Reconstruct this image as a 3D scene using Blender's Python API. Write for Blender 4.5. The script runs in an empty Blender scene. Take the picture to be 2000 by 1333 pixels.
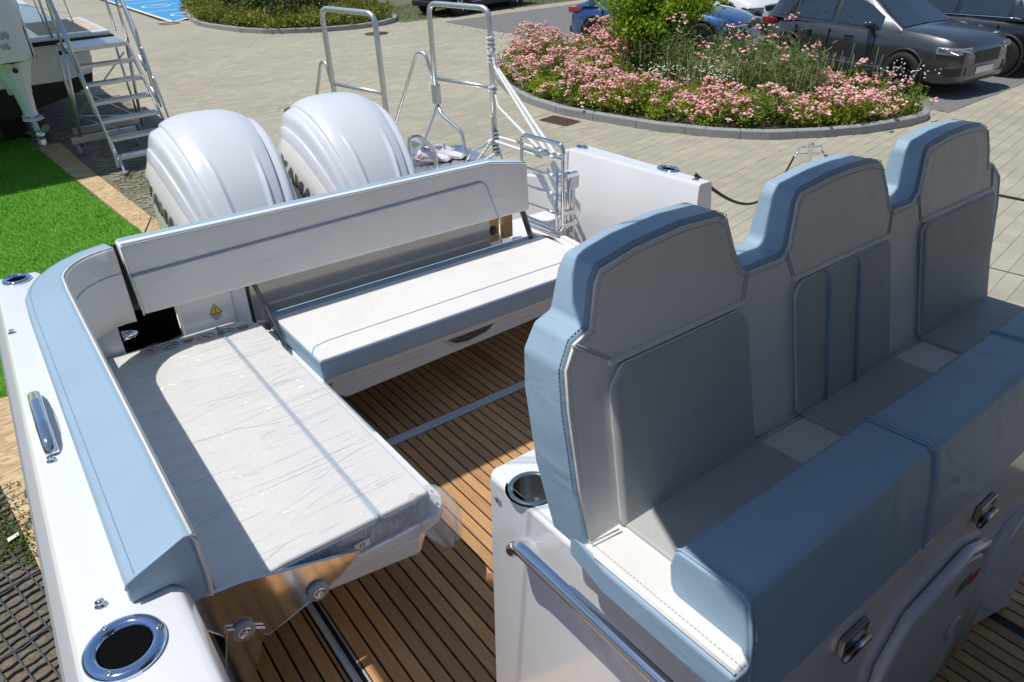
import bpy, bmesh, math, random
import numpy as np
from mathutils import Vector, Matrix
random.seed(7); rng = np.random.default_rng(7)
S = bpy.context.scene
COL = S.collection
R = math.radians

# ------------------------------------------------------------------ camera
def cam_axes(y, p, r):
    cy, sy, cp, sp, cr, sr = math.cos(y), math.sin(y), math.cos(p), math.sin(p), math.cos(r), math.sin(r)
    f = Vector((sy*cp, cy*cp, -sp)); rt = Vector((cy, -sy, 0)); up = rt.cross(f)
    return rt*cr + up*sr, -rt*sr + up*cr, f
cd = bpy.data.cameras.new("camera"); cam = bpy.data.objects.new("camera", cd); COL.objects.link(cam)
rt, up, fw = cam_axes(0.6368, 0.5582, -0.0381)
cam.matrix_world = Matrix(((rt.x, up.x, -fw.x, 0), (rt.y, up.y, -fw.y, 0), (rt.z, up.z, -fw.z, 3.24), (0, 0, 0, 1)))
cd.sensor_width = 36; cd.lens = 24.768; cd.clip_start = 0.05; cd.clip_end = 600
S.camera = cam
# ------------------------------------------------------------------ light
SUN = Vector((0.3016, -0.1585, -0.9402)).normalized()          # direction the light travels
w = bpy.data.worlds.new("World"); S.world = w; w.use_nodes = True
nt = w.node_tree; nt.nodes.clear()
sky = nt.nodes.new("ShaderNodeTexSky"); sky.sky_type = 'NISHITA'; sky.sun_disc = False
sky.sun_elevation = math.asin(-SUN.z); sky.sun_rotation = math.atan2(-SUN.x, -SUN.y)
sky.air_density = 1.0; sky.dust_density = 0.3; sky.ozone_density = 3.2
bg = nt.nodes.new("ShaderNodeBackground"); bg.inputs[1].default_value = 0.10
wo = nt.nodes.new("ShaderNodeOutputWorld"); nt.links.new(sky.outputs[0], bg.inputs[0]); nt.links.new(bg.outputs[0], wo.inputs[0])
sl = bpy.data.lights.new("sun", 'SUN'); sl.energy = 3.5; sl.angle = R(0.53); sl.color = (1.0, 0.965, 0.91)
so = bpy.data.objects.new("sun", sl); COL.objects.link(so)
so.rotation_euler = SUN.to_track_quat('-Z', 'Y').to_euler()
S.view_settings.view_transform = 'Standard'; S.view_settings.look = 'None'
S.view_settings.exposure = 0.13; S.view_settings.gamma = 1.0; S.view_settings.use_curve_mapping = False

# ------------------------------------------------------------------ materials
MT = {}
def mat(name, col, rough=0.5, metal=0.0, coat=0.0, noise=0.0, nscale=20, bump=0.0, bscale=200, spec=0.5, alpha=None, crough=0.05, ncol=None, bdist=0.002, soft=0.0):
    if name in MT: return MT[name]
    m = bpy.data.materials.new(name); m.use_nodes = True; t = m.node_tree; b = t.nodes['Principled BSDF']
    b.inputs['Base Color'].default_value = (*col, 1); b.inputs['Roughness'].default_value = rough
    b.inputs['Metallic'].default_value = metal; b.inputs['Coat Weight'].default_value = coat; b.inputs['Coat Roughness'].default_value = crough
    b.inputs['Specular IOR Level'].default_value = spec
    if noise or bump: co = t.nodes.new('ShaderNodeTexCoord')
    if noise:
        n = t.nodes.new('ShaderNodeTexNoise'); n.inputs['Scale'].default_value = nscale; n.inputs['Detail'].default_value = 6
        t.links.new(co.outputs['Object'], n.inputs['Vector'])
        mr = t.nodes.new('ShaderNodeMapRange'); mr.inputs[1].default_value = 0.3; mr.inputs[2].default_value = 0.7; t.links.new(n.outputs[0], mr.inputs[0])
        mx = t.nodes.new('ShaderNodeMix'); mx.data_type = 'RGBA'
        c2 = ncol or tuple(max(0, c*(1-noise)) for c in col)
        mx.inputs[6].default_value = (*col, 1); mx.inputs[7].default_value = (*c2, 1)
        t.links.new(mr.outputs[0], mx.inputs[0]); t.links.new(mx.outputs[2], b.inputs['Base Color'])
    if bump:
        n2 = t.nodes.new('ShaderNodeTexNoise'); n2.inputs['Scale'].default_value = bscale; n2.inputs['Detail'].default_value = 4
        t.links.new(co.outputs['Object'], n2.inputs['Vector'])
        bp = t.nodes.new('ShaderNodeBump'); bp.inputs['Strength'].default_value = bump; bp.inputs['Distance'].default_value = bdist
        t.links.new(n2.outputs[0], bp.inputs['Height']); t.links.new(bp.outputs[0], b.inputs['Normal'])
        if soft:
            n3 = t.nodes.new('ShaderNodeTexNoise'); n3.inputs['Scale'].default_value = 7; n3.inputs['Detail'].default_value = 3; n3.inputs['Distortion'].default_value = 0.8
            t.links.new(co.outputs['Object'], n3.inputs['Vector']); b3 = t.nodes.new('ShaderNodeBump'); b3.inputs['Strength'].default_value = soft; b3.inputs['Distance'].default_value = 0.012
            t.links.new(n3.outputs[0], b3.inputs['Height']); t.links.new(b3.outputs[0], bp.inputs['Normal'])
    MT[name] = m; return m
gel = mat('white_gelcoat', (0.81, 0.82, 0.83), 0.2, coat=0.4, noise=0.05, nscale=2.5, bump=0.12, bscale=3, bdist=0.01)
gelg = mat('grey_gelcoat', (0.60, 0.61, 0.62), 0.35, noise=0.06, nscale=6)
blue = mat('light_blue_vinyl', (0.335, 0.47, 0.59), 0.48, noise=0.10, nscale=4, bump=0.45, bscale=420, bdist=0.0007, soft=0.55)
cream = mat('cream_vinyl', (0.79, 0.775, 0.74), 0.5, noise=0.06, nscale=5, bump=0.45, bscale=420, bdist=0.0007, soft=0.6)
creamd = mat('perforated_cream_vinyl', (0.47, 0.485, 0.475), 0.6, noise=0.06, nscale=9, bump=0.8, bscale=650, bdist=0.001, soft=0.6)
pipe_b = mat('blue_piping', (0.30, 0.42, 0.55), 0.5)
thread = mat('grey_thread', (0.42, 0.43, 0.43), 0.8)
steel = mat('polished_steel', (0.82, 0.82, 0.83), 0.07, metal=1.0)
galv = mat('galvanised_tube', (0.68, 0.71, 0.75), 0.38, metal=0.8, noise=0.12, nscale=30)
alu = mat('aluminium', (0.72, 0.73, 0.75), 0.34, metal=0.9, noise=0.1, nscale=25)
black = mat('black_plastic', (0.012, 0.012, 0.013), 0.4)
rubber = mat('black_rubber', (0.02, 0.02, 0.02), 0.75)
caulk = mat('black_caulking', (0.012, 0.012, 0.014), 0.6)
greyrub = mat('grey_rub_rail', (0.33, 0.34, 0.35), 0.6)
pearl = mat('pearl_white_paint', (0.745, 0.77, 0.80), 0.33, coat=0.5, noise=0.02, nscale=4, crough=0.12)
pearl2 = mat('cream_white_panel', (0.78, 0.77, 0.74), 0.35, coat=0.4)
chrome = mat('dark_silver_letter', (0.13, 0.14, 0.145), 0.4, metal=0.15)
rope_w = mat('white_rope', (0.78, 0.78, 0.76), 0.85, bump=1.0, bscale=160, bdist=0.004)
rope_b = mat('black_rope', (0.02, 0.02, 0.022), 0.8, bump=0.8, bscale=200, bdist=0.003)
yellow = mat('yellow_label', (0.75, 0.62, 0.03), 0.5)
ink = mat('black_ink', (0.03, 0.03, 0.035), 0.6)
pink_ink = mat('pink_ink', (0.55, 0.28, 0.36), 0.6)
teal_ink = mat('teal_ink', (0.10, 0.32, 0.33), 0.6)
paper = mat('white_paper', (0.8, 0.8, 0.8), 0.8)
dark_in = mat('dark_interior', (0.006, 0.006, 0.007), 1.0, spec=0.0)

def teak_mat(name, c1, c2, scale=(1.6, 40, 40)):
    m = bpy.data.materials.new(name); m.use_nodes = True; t = m.node_tree; b = t.nodes['Principled BSDF']
    co = t.nodes.new('ShaderNodeTexCoord'); oi = t.nodes.new('ShaderNodeObjectInfo')
    ad = t.nodes.new('ShaderNodeVectorMath'); ad.operation = 'ADD'; t.links.new(co.outputs['Object'], ad.inputs[0])
    cb = t.nodes.new('ShaderNodeCombineXYZ'); ml = t.nodes.new('ShaderNodeMath'); ml.operation = 'MULTIPLY'; ml.inputs[1].default_value = 37
    t.links.new(oi.outputs['Random'], ml.inputs[0]); t.links.new(ml.outputs[0], cb.inputs[0]); t.links.new(ml.outputs[0], cb.inputs[1]); t.links.new(cb.outputs[0], ad.inputs[1])
    mp = t.nodes.new('ShaderNodeMapping'); mp.inputs['Scale'].default_value = scale; t.links.new(ad.outputs[0], mp.inputs[0])
    n = t.nodes.new('ShaderNodeTexNoise'); n.inputs['Scale'].default_value = 5; n.inputs['Detail'].default_value = 8; n.inputs['Roughness'].default_value = 0.65
    t.links.new(mp.outputs[0], n.inputs[0])
    mr = t.nodes.new('ShaderNodeMapRange'); mr.inputs[1].default_value = 0.3; mr.inputs[2].default_value = 0.7; t.links.new(n.outputs[0], mr.inputs[0])
    mx = t.nodes.new('ShaderNodeMix'); mx.data_type = 'RGBA'; mx.inputs[6].default_value = (*c1, 1); mx.inputs[7].default_value = (*c2, 1); t.links.new(mr.outputs[0], mx.inputs[0])
    hs = t.nodes.new('ShaderNodeHueSaturation'); m2 = t.nodes.new('ShaderNodeMapRange'); m2.inputs[3].default_value = 0.74; m2.inputs[4].default_value = 1.2
    t.links.new(oi.outputs['Random'], m2.inputs[0]); t.links.new(m2.outputs[0], hs.inputs['Value']); t.links.new(mx.outputs[2], hs.inputs['Color'])
    t.links.new(hs.outputs[0], b.inputs['Base Color']); b.inputs['Roughness'].default_value = 0.6
    bp = t.nodes.new('ShaderNodeBump'); bp.inputs['Strength'].default_value = 0.4; bp.inputs['Distance'].default_value = 0.001
    t.links.new(n.outputs[0], bp.inputs['Height']); t.links.new(bp.outputs[0], b.inputs['Normal'])
    return m
teak = teak_mat('teak', (0.60, 0.345, 0.15), (0.40, 0.20, 0.075), (40, 1.6, 40))

def ground_mat(name, cols, scale, rough=0.9, bump=0.5, bdist=0.01, stretch=(1, 1, 1)):
    m = bpy.data.materials.new(name); m.use_nodes = True; t = m.node_tree; b = t.nodes['Principled BSDF']
    co = t.nodes.new('ShaderNodeTexCoord'); mp = t.nodes.new('ShaderNodeMapping'); mp.inputs['Scale'].default_value = stretch
    t.links.new(co.outputs['Object'], mp.inputs[0])
    n = t.nodes.new('ShaderNodeTexNoise'); n.inputs['Scale'].default_value = scale; n.inputs['Detail'].default_value = 8; n.inputs['Roughness'].default_value = 0.7; t.links.new(mp.outputs[0], n.inputs[0])
    cr = t.nodes.new('ShaderNodeValToRGB'); e = cr.color_ramp.elements
    while len(e) < len(cols): e.new(0.5)
    for i, c in enumerate(cols): e[i].position = 0.3 + 0.4*i/(len(cols)-1); e[i].color = (*c, 1)
    t.links.new(n.outputs[0], cr.inputs[0]); t.links.new(cr.outputs[0], b.inputs['Base Color']); b.inputs['Roughness'].default_value = rough
    if bump:
        bp = t.nodes.new('ShaderNodeBump'); bp.inputs['Strength'].default_value = bump; bp.inputs['Distance'].default_value = bdist
        t.links.new(n.outputs[0], bp.inputs['Height']); t.links.new(bp.outputs[0], b.inputs['Normal'])
    return m

# ------------------------------------------------------------------ helpers
BOAT = Matrix(((0.99933, 0.00314, 0.03645, -0.0674), (-0.00453, 0.99926, 0.03818, -0.0706), (-0.0363, -0.03831, 0.99861, 1.3926), (0, 0, 0, 1)))
ID = Matrix.Identity(4)
OFF = {}
def props(o, label=None, cat=None, group=None, kind=None):
    if label: o['label'] = label
    if cat: o['category'] = cat
    if group: o['group'] = group
    if kind: o['kind'] = kind
def thing(name, label, cat, at=(0, 0, 0), frame=ID, group=None, rotz=None):
    """an Empty at the thing's base. Parts are authored in the frame's coordinates, or in local ones when rotz is given."""
    o = bpy.data.objects.new(name, None); COL.objects.link(o); o.empty_display_size = 0.1
    if rotz is None:
        o.matrix_world = frame @ Matrix.Translation(at); OFF[o.name] = Vector(at)
    else:
        o.matrix_world = frame @ Matrix.Translation(at) @ Matrix.Rotation(rotz, 4, 'Z'); OFF[o.name] = Vector((0, 0, 0))
    props(o, label, cat, group); return o
def finish(name, me, m, parent=None, smooth=False, bevel=0.0, seg=2, frame=ID, base=None, label=None, cat=None, group=None, kind=None, ang=35):
    """links a mesh whose vertices are in frame coordinates"""
    o = bpy.data.objects.new(name, me); COL.objects.link(o)
    if m is not None and not me.materials:
        for mm in (m if isinstance(m, (list, tuple)) else [m]): me.materials.append(mm)
    if parent is not None:
        off = OFF[parent.name]; o.parent = parent; OFF[o.name] = off
        me.transform(Matrix.Translation(-off))
    else:
        if base is None:
            xs = [v.co for v in me.vertices]; mn = Vector([min(c[i] for c in xs) for i in range(3)]); mx = Vector([max(c[i] for c in xs) for i in range(3)])
            base = Vector(((mn.x+mx.x)/2, (mn.y+mx.y)/2, mn.z))
        base = Vector(base); me.transform(Matrix.Translation(-base)); o.matrix_world = frame @ Matrix.Translation(base); OFF[o.name] = base
    if bevel:
        b = o.modifiers.new('bevel', 'BEVEL'); b.width = bevel; b.segments = seg; b.limit_method = 'ANGLE'; b.angle_limit = R(ang); b.harden_normals = True
        smooth = True
    if smooth: me.polygons.foreach_set('use_smooth', [True]*len(me.polygons))
    props(o, label, cat, group, kind); return o
def mdata(name, v, f):
    me = bpy.data.meshes.new(name); me.from_pydata([tuple(p) for p in v], [], f); me.update(); return me
def recalc(me):
    bm = bmesh.new(); bm.from_mesh(me); bmesh.ops.recalc_face_normals(bm, faces=bm.faces); bm.to_mesh(me); bm.free(); return me
BF = [(0, 3, 2, 1), (4, 5, 6, 7), (0, 1, 5, 4), (1, 2, 6, 5), (2, 3, 7, 6), (3, 0, 4, 7)]
def boxv(x0, x1, y0, y1, z0, z1): return [(x0, y0, z0), (x1, y0, z0), (x1, y1, z0), (x0, y1, z0), (x0, y0, z1), (x1, y0, z1), (x1, y1, z1), (x0, y1, z1)]
def box(name, x0, x1, y0, y1, z0, z1, m, parent=None, bevel=0.003, **k):
    return finish(name, mdata(name, boxv(x0, x1, y0, y1, z0, z1), BF), m, parent, bevel=bevel, **k)
def boxes(name, L, m, parent=None, **k):
    v = []; f = []
    for b in L:
        n = len(v); v += boxv(*b); f += [tuple(i+n for i in q) for q in BF]
    return finish(name, mdata(name, v, f), m, parent, **k)
def prism(name, poly, ax, a, b, m, parent=None, bevel=0.003, shear=None, **k):
    """poly in the two other axes; ax 0/1/2 extruded from a to b"""
    v = []
    for t in (a, b):
        for (p, q) in poly:
            c = [0, 0, 0]; o = [i for i in range(3) if i != ax]; c[ax] = t; c[o[0]] = p; c[o[1]] = q
            if shear: c = shear(c, t)
            v.append(c)
    n = len(poly); f = [tuple(range(n)), tuple(range(2*n-1, n-1, -1))] + [(i, (i+1) % n, n+(i+1) % n, n+i) for i in range(n)]
    return finish(name, recalc(mdata(name, v, f)), m, parent, bevel=bevel, **k)
def fillet(pts, r, n=6, cyc=False):
    P = [Vector(p) for p in pts]; out = []; N = len(P)
    for i in range(N):
        if not cyc and i in (0, N-1): out.append(P[i]); continue
        a, b, c = P[i-1], P[i], P[(i+1) % N]
        u = (a-b); v = (c-b); lu, lv = u.length, v.length
        if lu < 1e-6 or lv < 1e-6: continue
        u /= lu; v /= lv; th = u.angle(v)
        if th > 3.1: out.append(b); continue
        d = min(r/math.tan(th/2), lu*0.48, lv*0.48); p0 = b+u*d; p1 = b+v*d
        for k in range(n+1):
            s = k/n; out.append(p0*(1-s)**2 + b*2*s*(1-s) + p1*s*s)
    return out
def tubev(pts, r, n=10, cyc=False, caps=True, sx=1.0):
    P = [Vector(p) for p in pts]; N = len(P); v = []; f = []
    prev = None
    for i in range(N):
        if cyc: t = P[(i+1) % N]-P[i-1]
        else: t = P[min(i+1, N-1)]-P[max(i-1, 0)]
        t.normalize()
        if prev is None:
            a = Vector((0, 0, 1)) if abs(t.z) < 0.9 else Vector((1, 0, 0)); nn = (a - t*a.dot(t)).normalized()
        else: nn = (prev - t*prev.dot(t)).normalized()
        prev = nn; bb = t.cross(nn); rr = r[i] if isinstance(r, (list, tuple)) else r
        for k in range(n):
            q = 2*math.pi*k/n; v.append(P[i]+nn*(math.cos(q)*rr*sx)+bb*(math.sin(q)*rr))
    M = N if cyc else N-1
    for i in range(M):
        for k in range(n):
            a = i*n+k; b = i*n+(k+1) % n; c = ((i+1) % N)*n+(k+1) % n; d = ((i+1) % N)*n+k; f.append((a, b, c, d))
    if not cyc and caps: f += [tuple(range(n-1, -1, -1)), tuple(range((N-1)*n, N*n))]
    return v, f
def tube(name, pts, r, m, parent=None, fil=0.0, n=10, cyc=False, caps=True, **k):
    if fil: pts = fillet(pts, fil, cyc=cyc)
    v, f = tubev(pts, r, n, cyc, caps); return finish(name, recalc(mdata(name, v, f)), m, parent, smooth=True, **k)
def tubes(name, paths, r, m, parent=None, n=8, **k):
    V = []; F = []
    for p in paths:
        v, f = tubev(p, r, n); o = len(V); V += v; F += [tuple(i+o for i in q) for q in f]
    return finish(name, recalc(mdata(name, V, F)), m, parent, smooth=True, **k)
def lathe(name, prof, c, m, parent=None, n=32, ax=2, smooth=True, sc=(1, 1), cap0=True, **k):
    """prof: (radius, height) pairs"""
    v = []; f = []; c = Vector(c)
    for (r, h) in prof:
        for i in range(n):
            q = 2*math.pi*i/n; p = [r*math.cos(q)*sc[0], r*math.sin(q)*sc[1], h]
            if ax == 0: p = [p[2], p[0], p[1]]
            elif ax == 1: p = [p[0], p[2], p[1]]
            v.append(c+Vector(p))
    for j in range(len(prof)-1):
        for i in range(n): f.append((j*n+i, j*n+(i+1) % n, (j+1)*n+(i+1) % n, (j+1)*n+i))
    if cap0 and prof[0][0] > 1e-5: f.append(tuple(range(n-1, -1, -1)))
    if prof[-1][0] > 1e-5: f.append(tuple(range((len(prof)-1)*n, len(prof)*n)))
    return finish(name, recalc(mdata(name, v, f)), m, parent, smooth=smooth, **k)
def loft(name, rings, m, parent=None, closed=True, caps=True, smooth=True, **k):
    n = len(rings[0]); v = [p for r in rings for p in r]; f = []
    for j in range(len(rings)-1):
        for i in range(n if closed else n-1):
            f.append((j*n+i, j*n+(i+1) % n, (j+1)*n+(i+1) % n, (j+1)*n+i))
    if caps and closed: f += [tuple(range(n-1, -1, -1)), tuple(range((len(rings)-1)*n, len(rings)*n))]
    me = mdata(name, v, f); recalc(me); return finish(name, me, m, parent, smooth=smooth, **k)
def stitches(name, pts, parent, m=None, r=0.0007, dash=0.0045, gap=0.003, **k):
    """short thread dashes along a path, one part"""
    P = [Vector(p) for p in pts]; V = []; F = []
    for a, b in zip(P[:-1], P[1:]):
        L = (b-a).length; d = (b-a)/max(L, 1e-9); s = 0
        side = d.cross(Vector((0, 0, 1))); side = side.normalized() if side.length > 0.1 else Vector((1, 0, 0)); u2 = d.cross(side)
        while s < L:
            e = min(s+dash, L); n = len(V)
            for t in (s, e):
                for (i, j) in ((1, 1), (-1, 1), (-1, -1), (1, -1)): V.append(a+d*t+side*(i*r)+u2*(j*r))
            F += [tuple(i+n for i in q) for q in BF]; s += dash+gap
    return finish(name, recalc(mdata(name, V, F)), m or thread, parent, kind='stuff', **k)
def text(name, body, size, mtx, m, parent, ext=0.002, font_shear=0.0, bold=0.0):
    cu = bpy.data.curves.new(name, 'FONT'); cu.body = body; cu.size = size; cu.extrude = ext; cu.shear = font_shear; cu.offset = bold
    cu.align_x = 'CENTER'; cu.align_y = 'CENTER'; cu.resolution_u = 3
    tmp = bpy.data.objects.new('tmp', cu); COL.objects.link(tmp)
    me = bpy.data.meshes.new_from_object(tmp); bpy.data.objects.remove(tmp); bpy.data.curves.remove(cu)
    me.transform(mtx); return finish(name, me, m, parent)
def copy_tree(o, parent=None):
    c = o.copy(); COL.objects.link(c)
    if parent is not None: c.parent = parent
    OFF[c.name] = OFF.get(o.name, Vector((0, 0, 0)))
    for ch in list(o.children): copy_tree(ch, c)
    return c
def disc_screw(name, c, r, parent, m=steel, ax=2):
    return lathe(name, [(r, 0), (r, 0.001), (r*0.9, 0.0022), (r*0.35, 0.003), (r*0.3, 0.0015), (0.0001, 0.0012)], c, m, parent, n=16, ax=ax)
# ================================================================== GROUND (world coordinates, z up)
def sheet(name, poly, z, m, th=0.0, **k):
    n = len(poly)
    if th:
        v = [(x, y, z-th) for x, y in poly]+[(x, y, z) for x, y in poly]
        f = [tuple(range(n-1, -1, -1)), tuple(range(n, 2*n))]+[(i, (i+1) % n, n+(i+1) % n, n+i) for i in range(n)]
    else: v = [(x, y, z) for x, y in poly]; f = [tuple(range(n))]
    return finish(name, recalc(mdata(name, v, f)) if th else mdata(name, v, f), m, **k)
def paving_mat():
    m = bpy.data.materials.new('beige_block_paving'); m.use_nodes = True; t = m.node_tree; b = t.nodes['Principled BSDF']
    co = t.nodes.new('ShaderNodeTexCoord'); mp = t.nodes.new('ShaderNodeMapping'); mp.inputs['Rotation'].default_value = (0, 0, R(-7)); t.links.new(co.outputs['Object'], mp.inputs[0])
    br = t.nodes.new('ShaderNodeTexBrick'); br.inputs['Scale'].default_value = 1; br.inputs['Brick Width'].default_value = 0.24; br.inputs['Row Height'].default_value = 0.16
    br.inputs['Mortar Size'].default_value = 0.006; br.inputs['Color1'].default_value = (0.43, 0.39, 0.295, 1); br.inputs['Color2'].default_value = (0.39, 0.355, 0.27, 1); br.inputs['Mortar'].default_value = (0.25, 0.235, 0.19, 1)
    t.links.new(mp.outputs[0], br.inputs['Vector'])
    n = t.nodes.new('ShaderNodeTexNoise'); n.inputs['Scale'].default_value = 0.35; n.inputs['Detail'].default_value = 10; n.inputs['Roughness'].default_value = 0.75; t.links.new(co.outputs['Object'], n.inputs[0])
    mr = t.nodes.new('ShaderNodeMapRange'); mr.inputs[1].default_value = 0.3; mr.inputs[2].default_value = 0.7; mr.inputs[3].default_value = 0.86; mr.inputs[4].default_value = 1.1; t.links.new(n.outputs[0], mr.inputs[0])
    hs = t.nodes.new('ShaderNodeHueSaturation'); t.links.new(br.outputs[0], hs.inputs['Color']); t.links.new(mr.outputs[0], hs.inputs['Value'])
    t.links.new(hs.outputs[0], b.inputs['Base Color']); b.inputs['Roughness'].default_value = 0.85
    bp = t.nodes.new('ShaderNodeBump'); bp.invert = True; bp.inputs['Strength'].default_value = 0.6; bp.inputs['Distance'].default_value = 0.006; t.links.new(br.outputs['Fac'], bp.inputs['Height']); t.links.new(bp.outputs[0], b.inputs['Normal'])
    return m
ground = sheet('ground', [(-300, -300), (300, -300), (300, 300), (-300, 300)], -0.05, ground_mat('sandy_earth', [(0.14, 0.115, 0.08), (0.21, 0.17, 0.12)], 3), kind='structure')
PX0, PX1, PY0, PY1 = 2.7, 19.5, 1.0, 24.0
pave = sheet('pavement', [(-60, -60), (120, -60), (120, 21.4), (13.0, 22.2), (12.7, 24), (6.7, 29.5), (6.4, 200), (-60, 200)], -0.006, paving_mat(), kind='structure')
OFF[pave.name] = Vector((0, 0, 0)); 
# real blocks near the boat: running bond, courses turned 7 degrees
def paver_mat():
    m = bpy.data.materials.new('concrete_block'); m.use_nodes = True; t = m.node_tree; b = t.nodes['Principled BSDF']
    co = t.nodes.new('ShaderNodeTexCoord'); ge = t.nodes.new('ShaderNodeNewGeometry'); oi = t.nodes.new('ShaderNodeObjectInfo')
    n0 = t.nodes.new('ShaderNodeTexNoise'); n0.inputs['Scale'].default_value = 0.35; n0.inputs['Detail'].default_value = 8; n0.inputs['Roughness'].default_value = 0.75; t.links.new(ge.outputs['Position'], n0.inputs[0])
    n1 = t.nodes.new('ShaderNodeTexNoise'); n1.inputs['Scale'].default_value = 35; n1.inputs['Detail'].default_value = 5; t.links.new(ge.outputs['Position'], n1.inputs[0])
    vo = t.nodes.new('ShaderNodeMath'); vo.operation = 'ADD'; t.links.new(ge.outputs['Random Per Island'], vo.inputs[0]); t.links.new(oi.outputs['Random'], vo.inputs[1])
    fr = t.nodes.new('ShaderNodeMath'); fr.operation = 'FRACT'; t.links.new(vo.outputs[0], fr.inputs[0])
    cr = t.nodes.new('ShaderNodeValToRGB'); e = cr.color_ramp.elements; e[0].color = (0.375, 0.345, 0.265, 1); e[1].color = (0.46, 0.405, 0.30, 1); x = e.new(0.6); x.color = (0.41, 0.375, 0.285, 1)
    t.links.new(fr.outputs[0], cr.inputs[0])
    mr = t.nodes.new('ShaderNodeMapRange'); mr.inputs[1].default_value = 0.3; mr.inputs[2].default_value = 0.7; mr.inputs[3].default_value = 0.84; mr.inputs[4].default_value = 1.1; t.links.new(n0.outputs[0], mr.inputs[0])
    mr2 = t.nodes.new('ShaderNodeMapRange'); mr2.inputs[1].default_value = 0.3; mr2.inputs[2].default_value = 0.7; mr2.inputs[3].default_value = 0.93; mr2.inputs[4].default_value = 1.05; t.links.new(n1.outputs[0], mr2.inputs[0])
    mu = t.nodes.new('ShaderNodeMath'); mu.operation = 'MULTIPLY'; t.links.new(mr.outputs[0], mu.inputs[0]); t.links.new(mr2.outputs[0], mu.inputs[1])
    hs = t.nodes.new('ShaderNodeHueSaturation'); t.links.new(cr.outputs[0], hs.inputs['Color']); t.links.new(mu.outputs[0], hs.inputs['Value']); t.links.new(hs.outputs[0], b.inputs['Base Color']); b.inputs['Roughness'].default_value = 0.85
    return m
pm = paver_mat()
def in_poly(x, y, P):
    c = False; n = len(P)
    for i in range(n):
        x1, y1 = P[i]; x2, y2 = P[i-1]
        if (y1 > y) != (y2 > y) and x < (x2-x1)*(y-y1)/(y2-y1)+x1: c = not c
    return c
BED = [(8.43, 10.55), (8.36, 9.6), (8.54, 8.69), (8.78, 7.7), (9.17, 6.82), (9.65, 6.2), (10.27, 5.75), (10.9, 5.42), (11.54, 5.22), (12.0, 5.12), (12.45, 5.12), (12.8, 5.4), (12.95, 6.0), (13.0, 7.5), (12.95, 9.5), (12.6, 11.0), (12.2, 12.6), (11.5, 13.8), (10.6, 14.2), (9.8, 13.6), (9.1, 12.5), (8.7, 11.6)]
ISL = [(7.45, 28.4), (7.3, 27.2), (7.4, 26.0), (7.78, 24.3), (8.2, 23.4), (8.72, 22.85), (9.6, 22.2), (10.67, 21.87), (11.6, 21.9), (12.3, 22.3), (12.7, 23.0), (12.9, 24.5), (13, 27), (12.5, 31), (10.5, 34), (8.6, 33), (7.9, 30.5)]
MAN = [(5.16, 13.4, 0.36), (10.61, 20.58, 0.36)]
ca, sa = math.cos(R(7)), math.sin(R(7))
def pav_xy(u, v): return (u*ca-v*sa, u*sa+v*ca)
cells = []
for j in range(0, 170):
    for i in range(0, 94):
        u = 1.5+i*0.24+(0.12 if j % 2 else 0); v = -2.6+j*0.16
        cx, cy = pav_xy(u+0.12, v+0.08)
        if cx < PX0 or cx > 17.2 or cy < PY0 or cy > 22: continue
        if in_poly(cx, cy, BED) or (13.0 < cx and 5.0 < cy): continue
        if cy > 21.0 and cx > 7: continue
        if any((cx-a)**2+(cy-b)**2 < c*c*1.5 for a, b, c in MAN): continue
        if 7.8 < cx < 8.4 and 8.9 < cy < 9.75: continue
        cells.append((u, v, cx, cy))
def pav_geo(u, v, jit):
    b = 0.003; g = 0.001; z = 0.0+jit[0]*0.001; V = []
    for (ins, zz) in ((g, -0.004), (g, z-0.004), (g+b, z)):
        for (a, c) in ((u+ins, v+ins), (u+0.24-ins, v+ins), (u+0.24-ins, v+0.16-ins), (u+ins, v+0.16-ins)):
            x, y = pav_xy(a, c); V.append((x, y, zz+jit[1]*0.004*(a-u)+jit[2]*0.004*(c-v)))
    F = [(8, 9, 10, 11)]+[(i, (i+1) % 4, 4+(i+1) % 4, 4+i) for i in range(4)]+[(4+i, 4+(i+1) % 4, 8+(i+1) % 4, 8+i) for i in range(4)]
    return V, F
# the 300 that show largest: the strip beyond the port side, seen past the seats and the bulwark
vis = [c for c in cells if (c[2] > 6.3 and c[2] < 12 and 1.2 < c[3] < 7.2 and c[3] > 1.7+0.0*c[2])]
vis.sort(key=lambda c: c[2]**2+c[3]**2)
near = vis[:300]; ns = set((c[0], c[1]) for c in near)
V, F = pav_geo(-0.12, -0.08, (0, 0, 0)); 
V = [(x, y, z) for x, y, z in V]
me0 = mdata('paver', V, F); me0.materials.append(pm)
OFF['pavement'] = Vector(pave.location)
for (u, v, cx, cy) in near:
    o = bpy.data.objects.new('paver', me0); COL.objects.link(o); o.parent = pave
    o.location = Vector((cx, cy, rng.random()*0.0015)) - pave.location
    o.rotation_euler = (rng.normal()*0.003, rng.normal()*0.003, 0)
V = []; F = []
for (u, v, cx, cy) in cells:
    if (u, v) in ns: continue
    a, f = pav_geo(u, v, rng.normal(size=3)); n = len(V); V += a; F += [tuple(i+n for i in q) for q in f]
me = mdata('paving_blocks', V, F); me.materials.append(pm); me.transform(Matrix.Translation(-pave.location))
o = bpy.data.objects.new('paving_blocks', me); COL.objects.link(o); o.parent = pave; o['kind'] = 'stuff'

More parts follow.
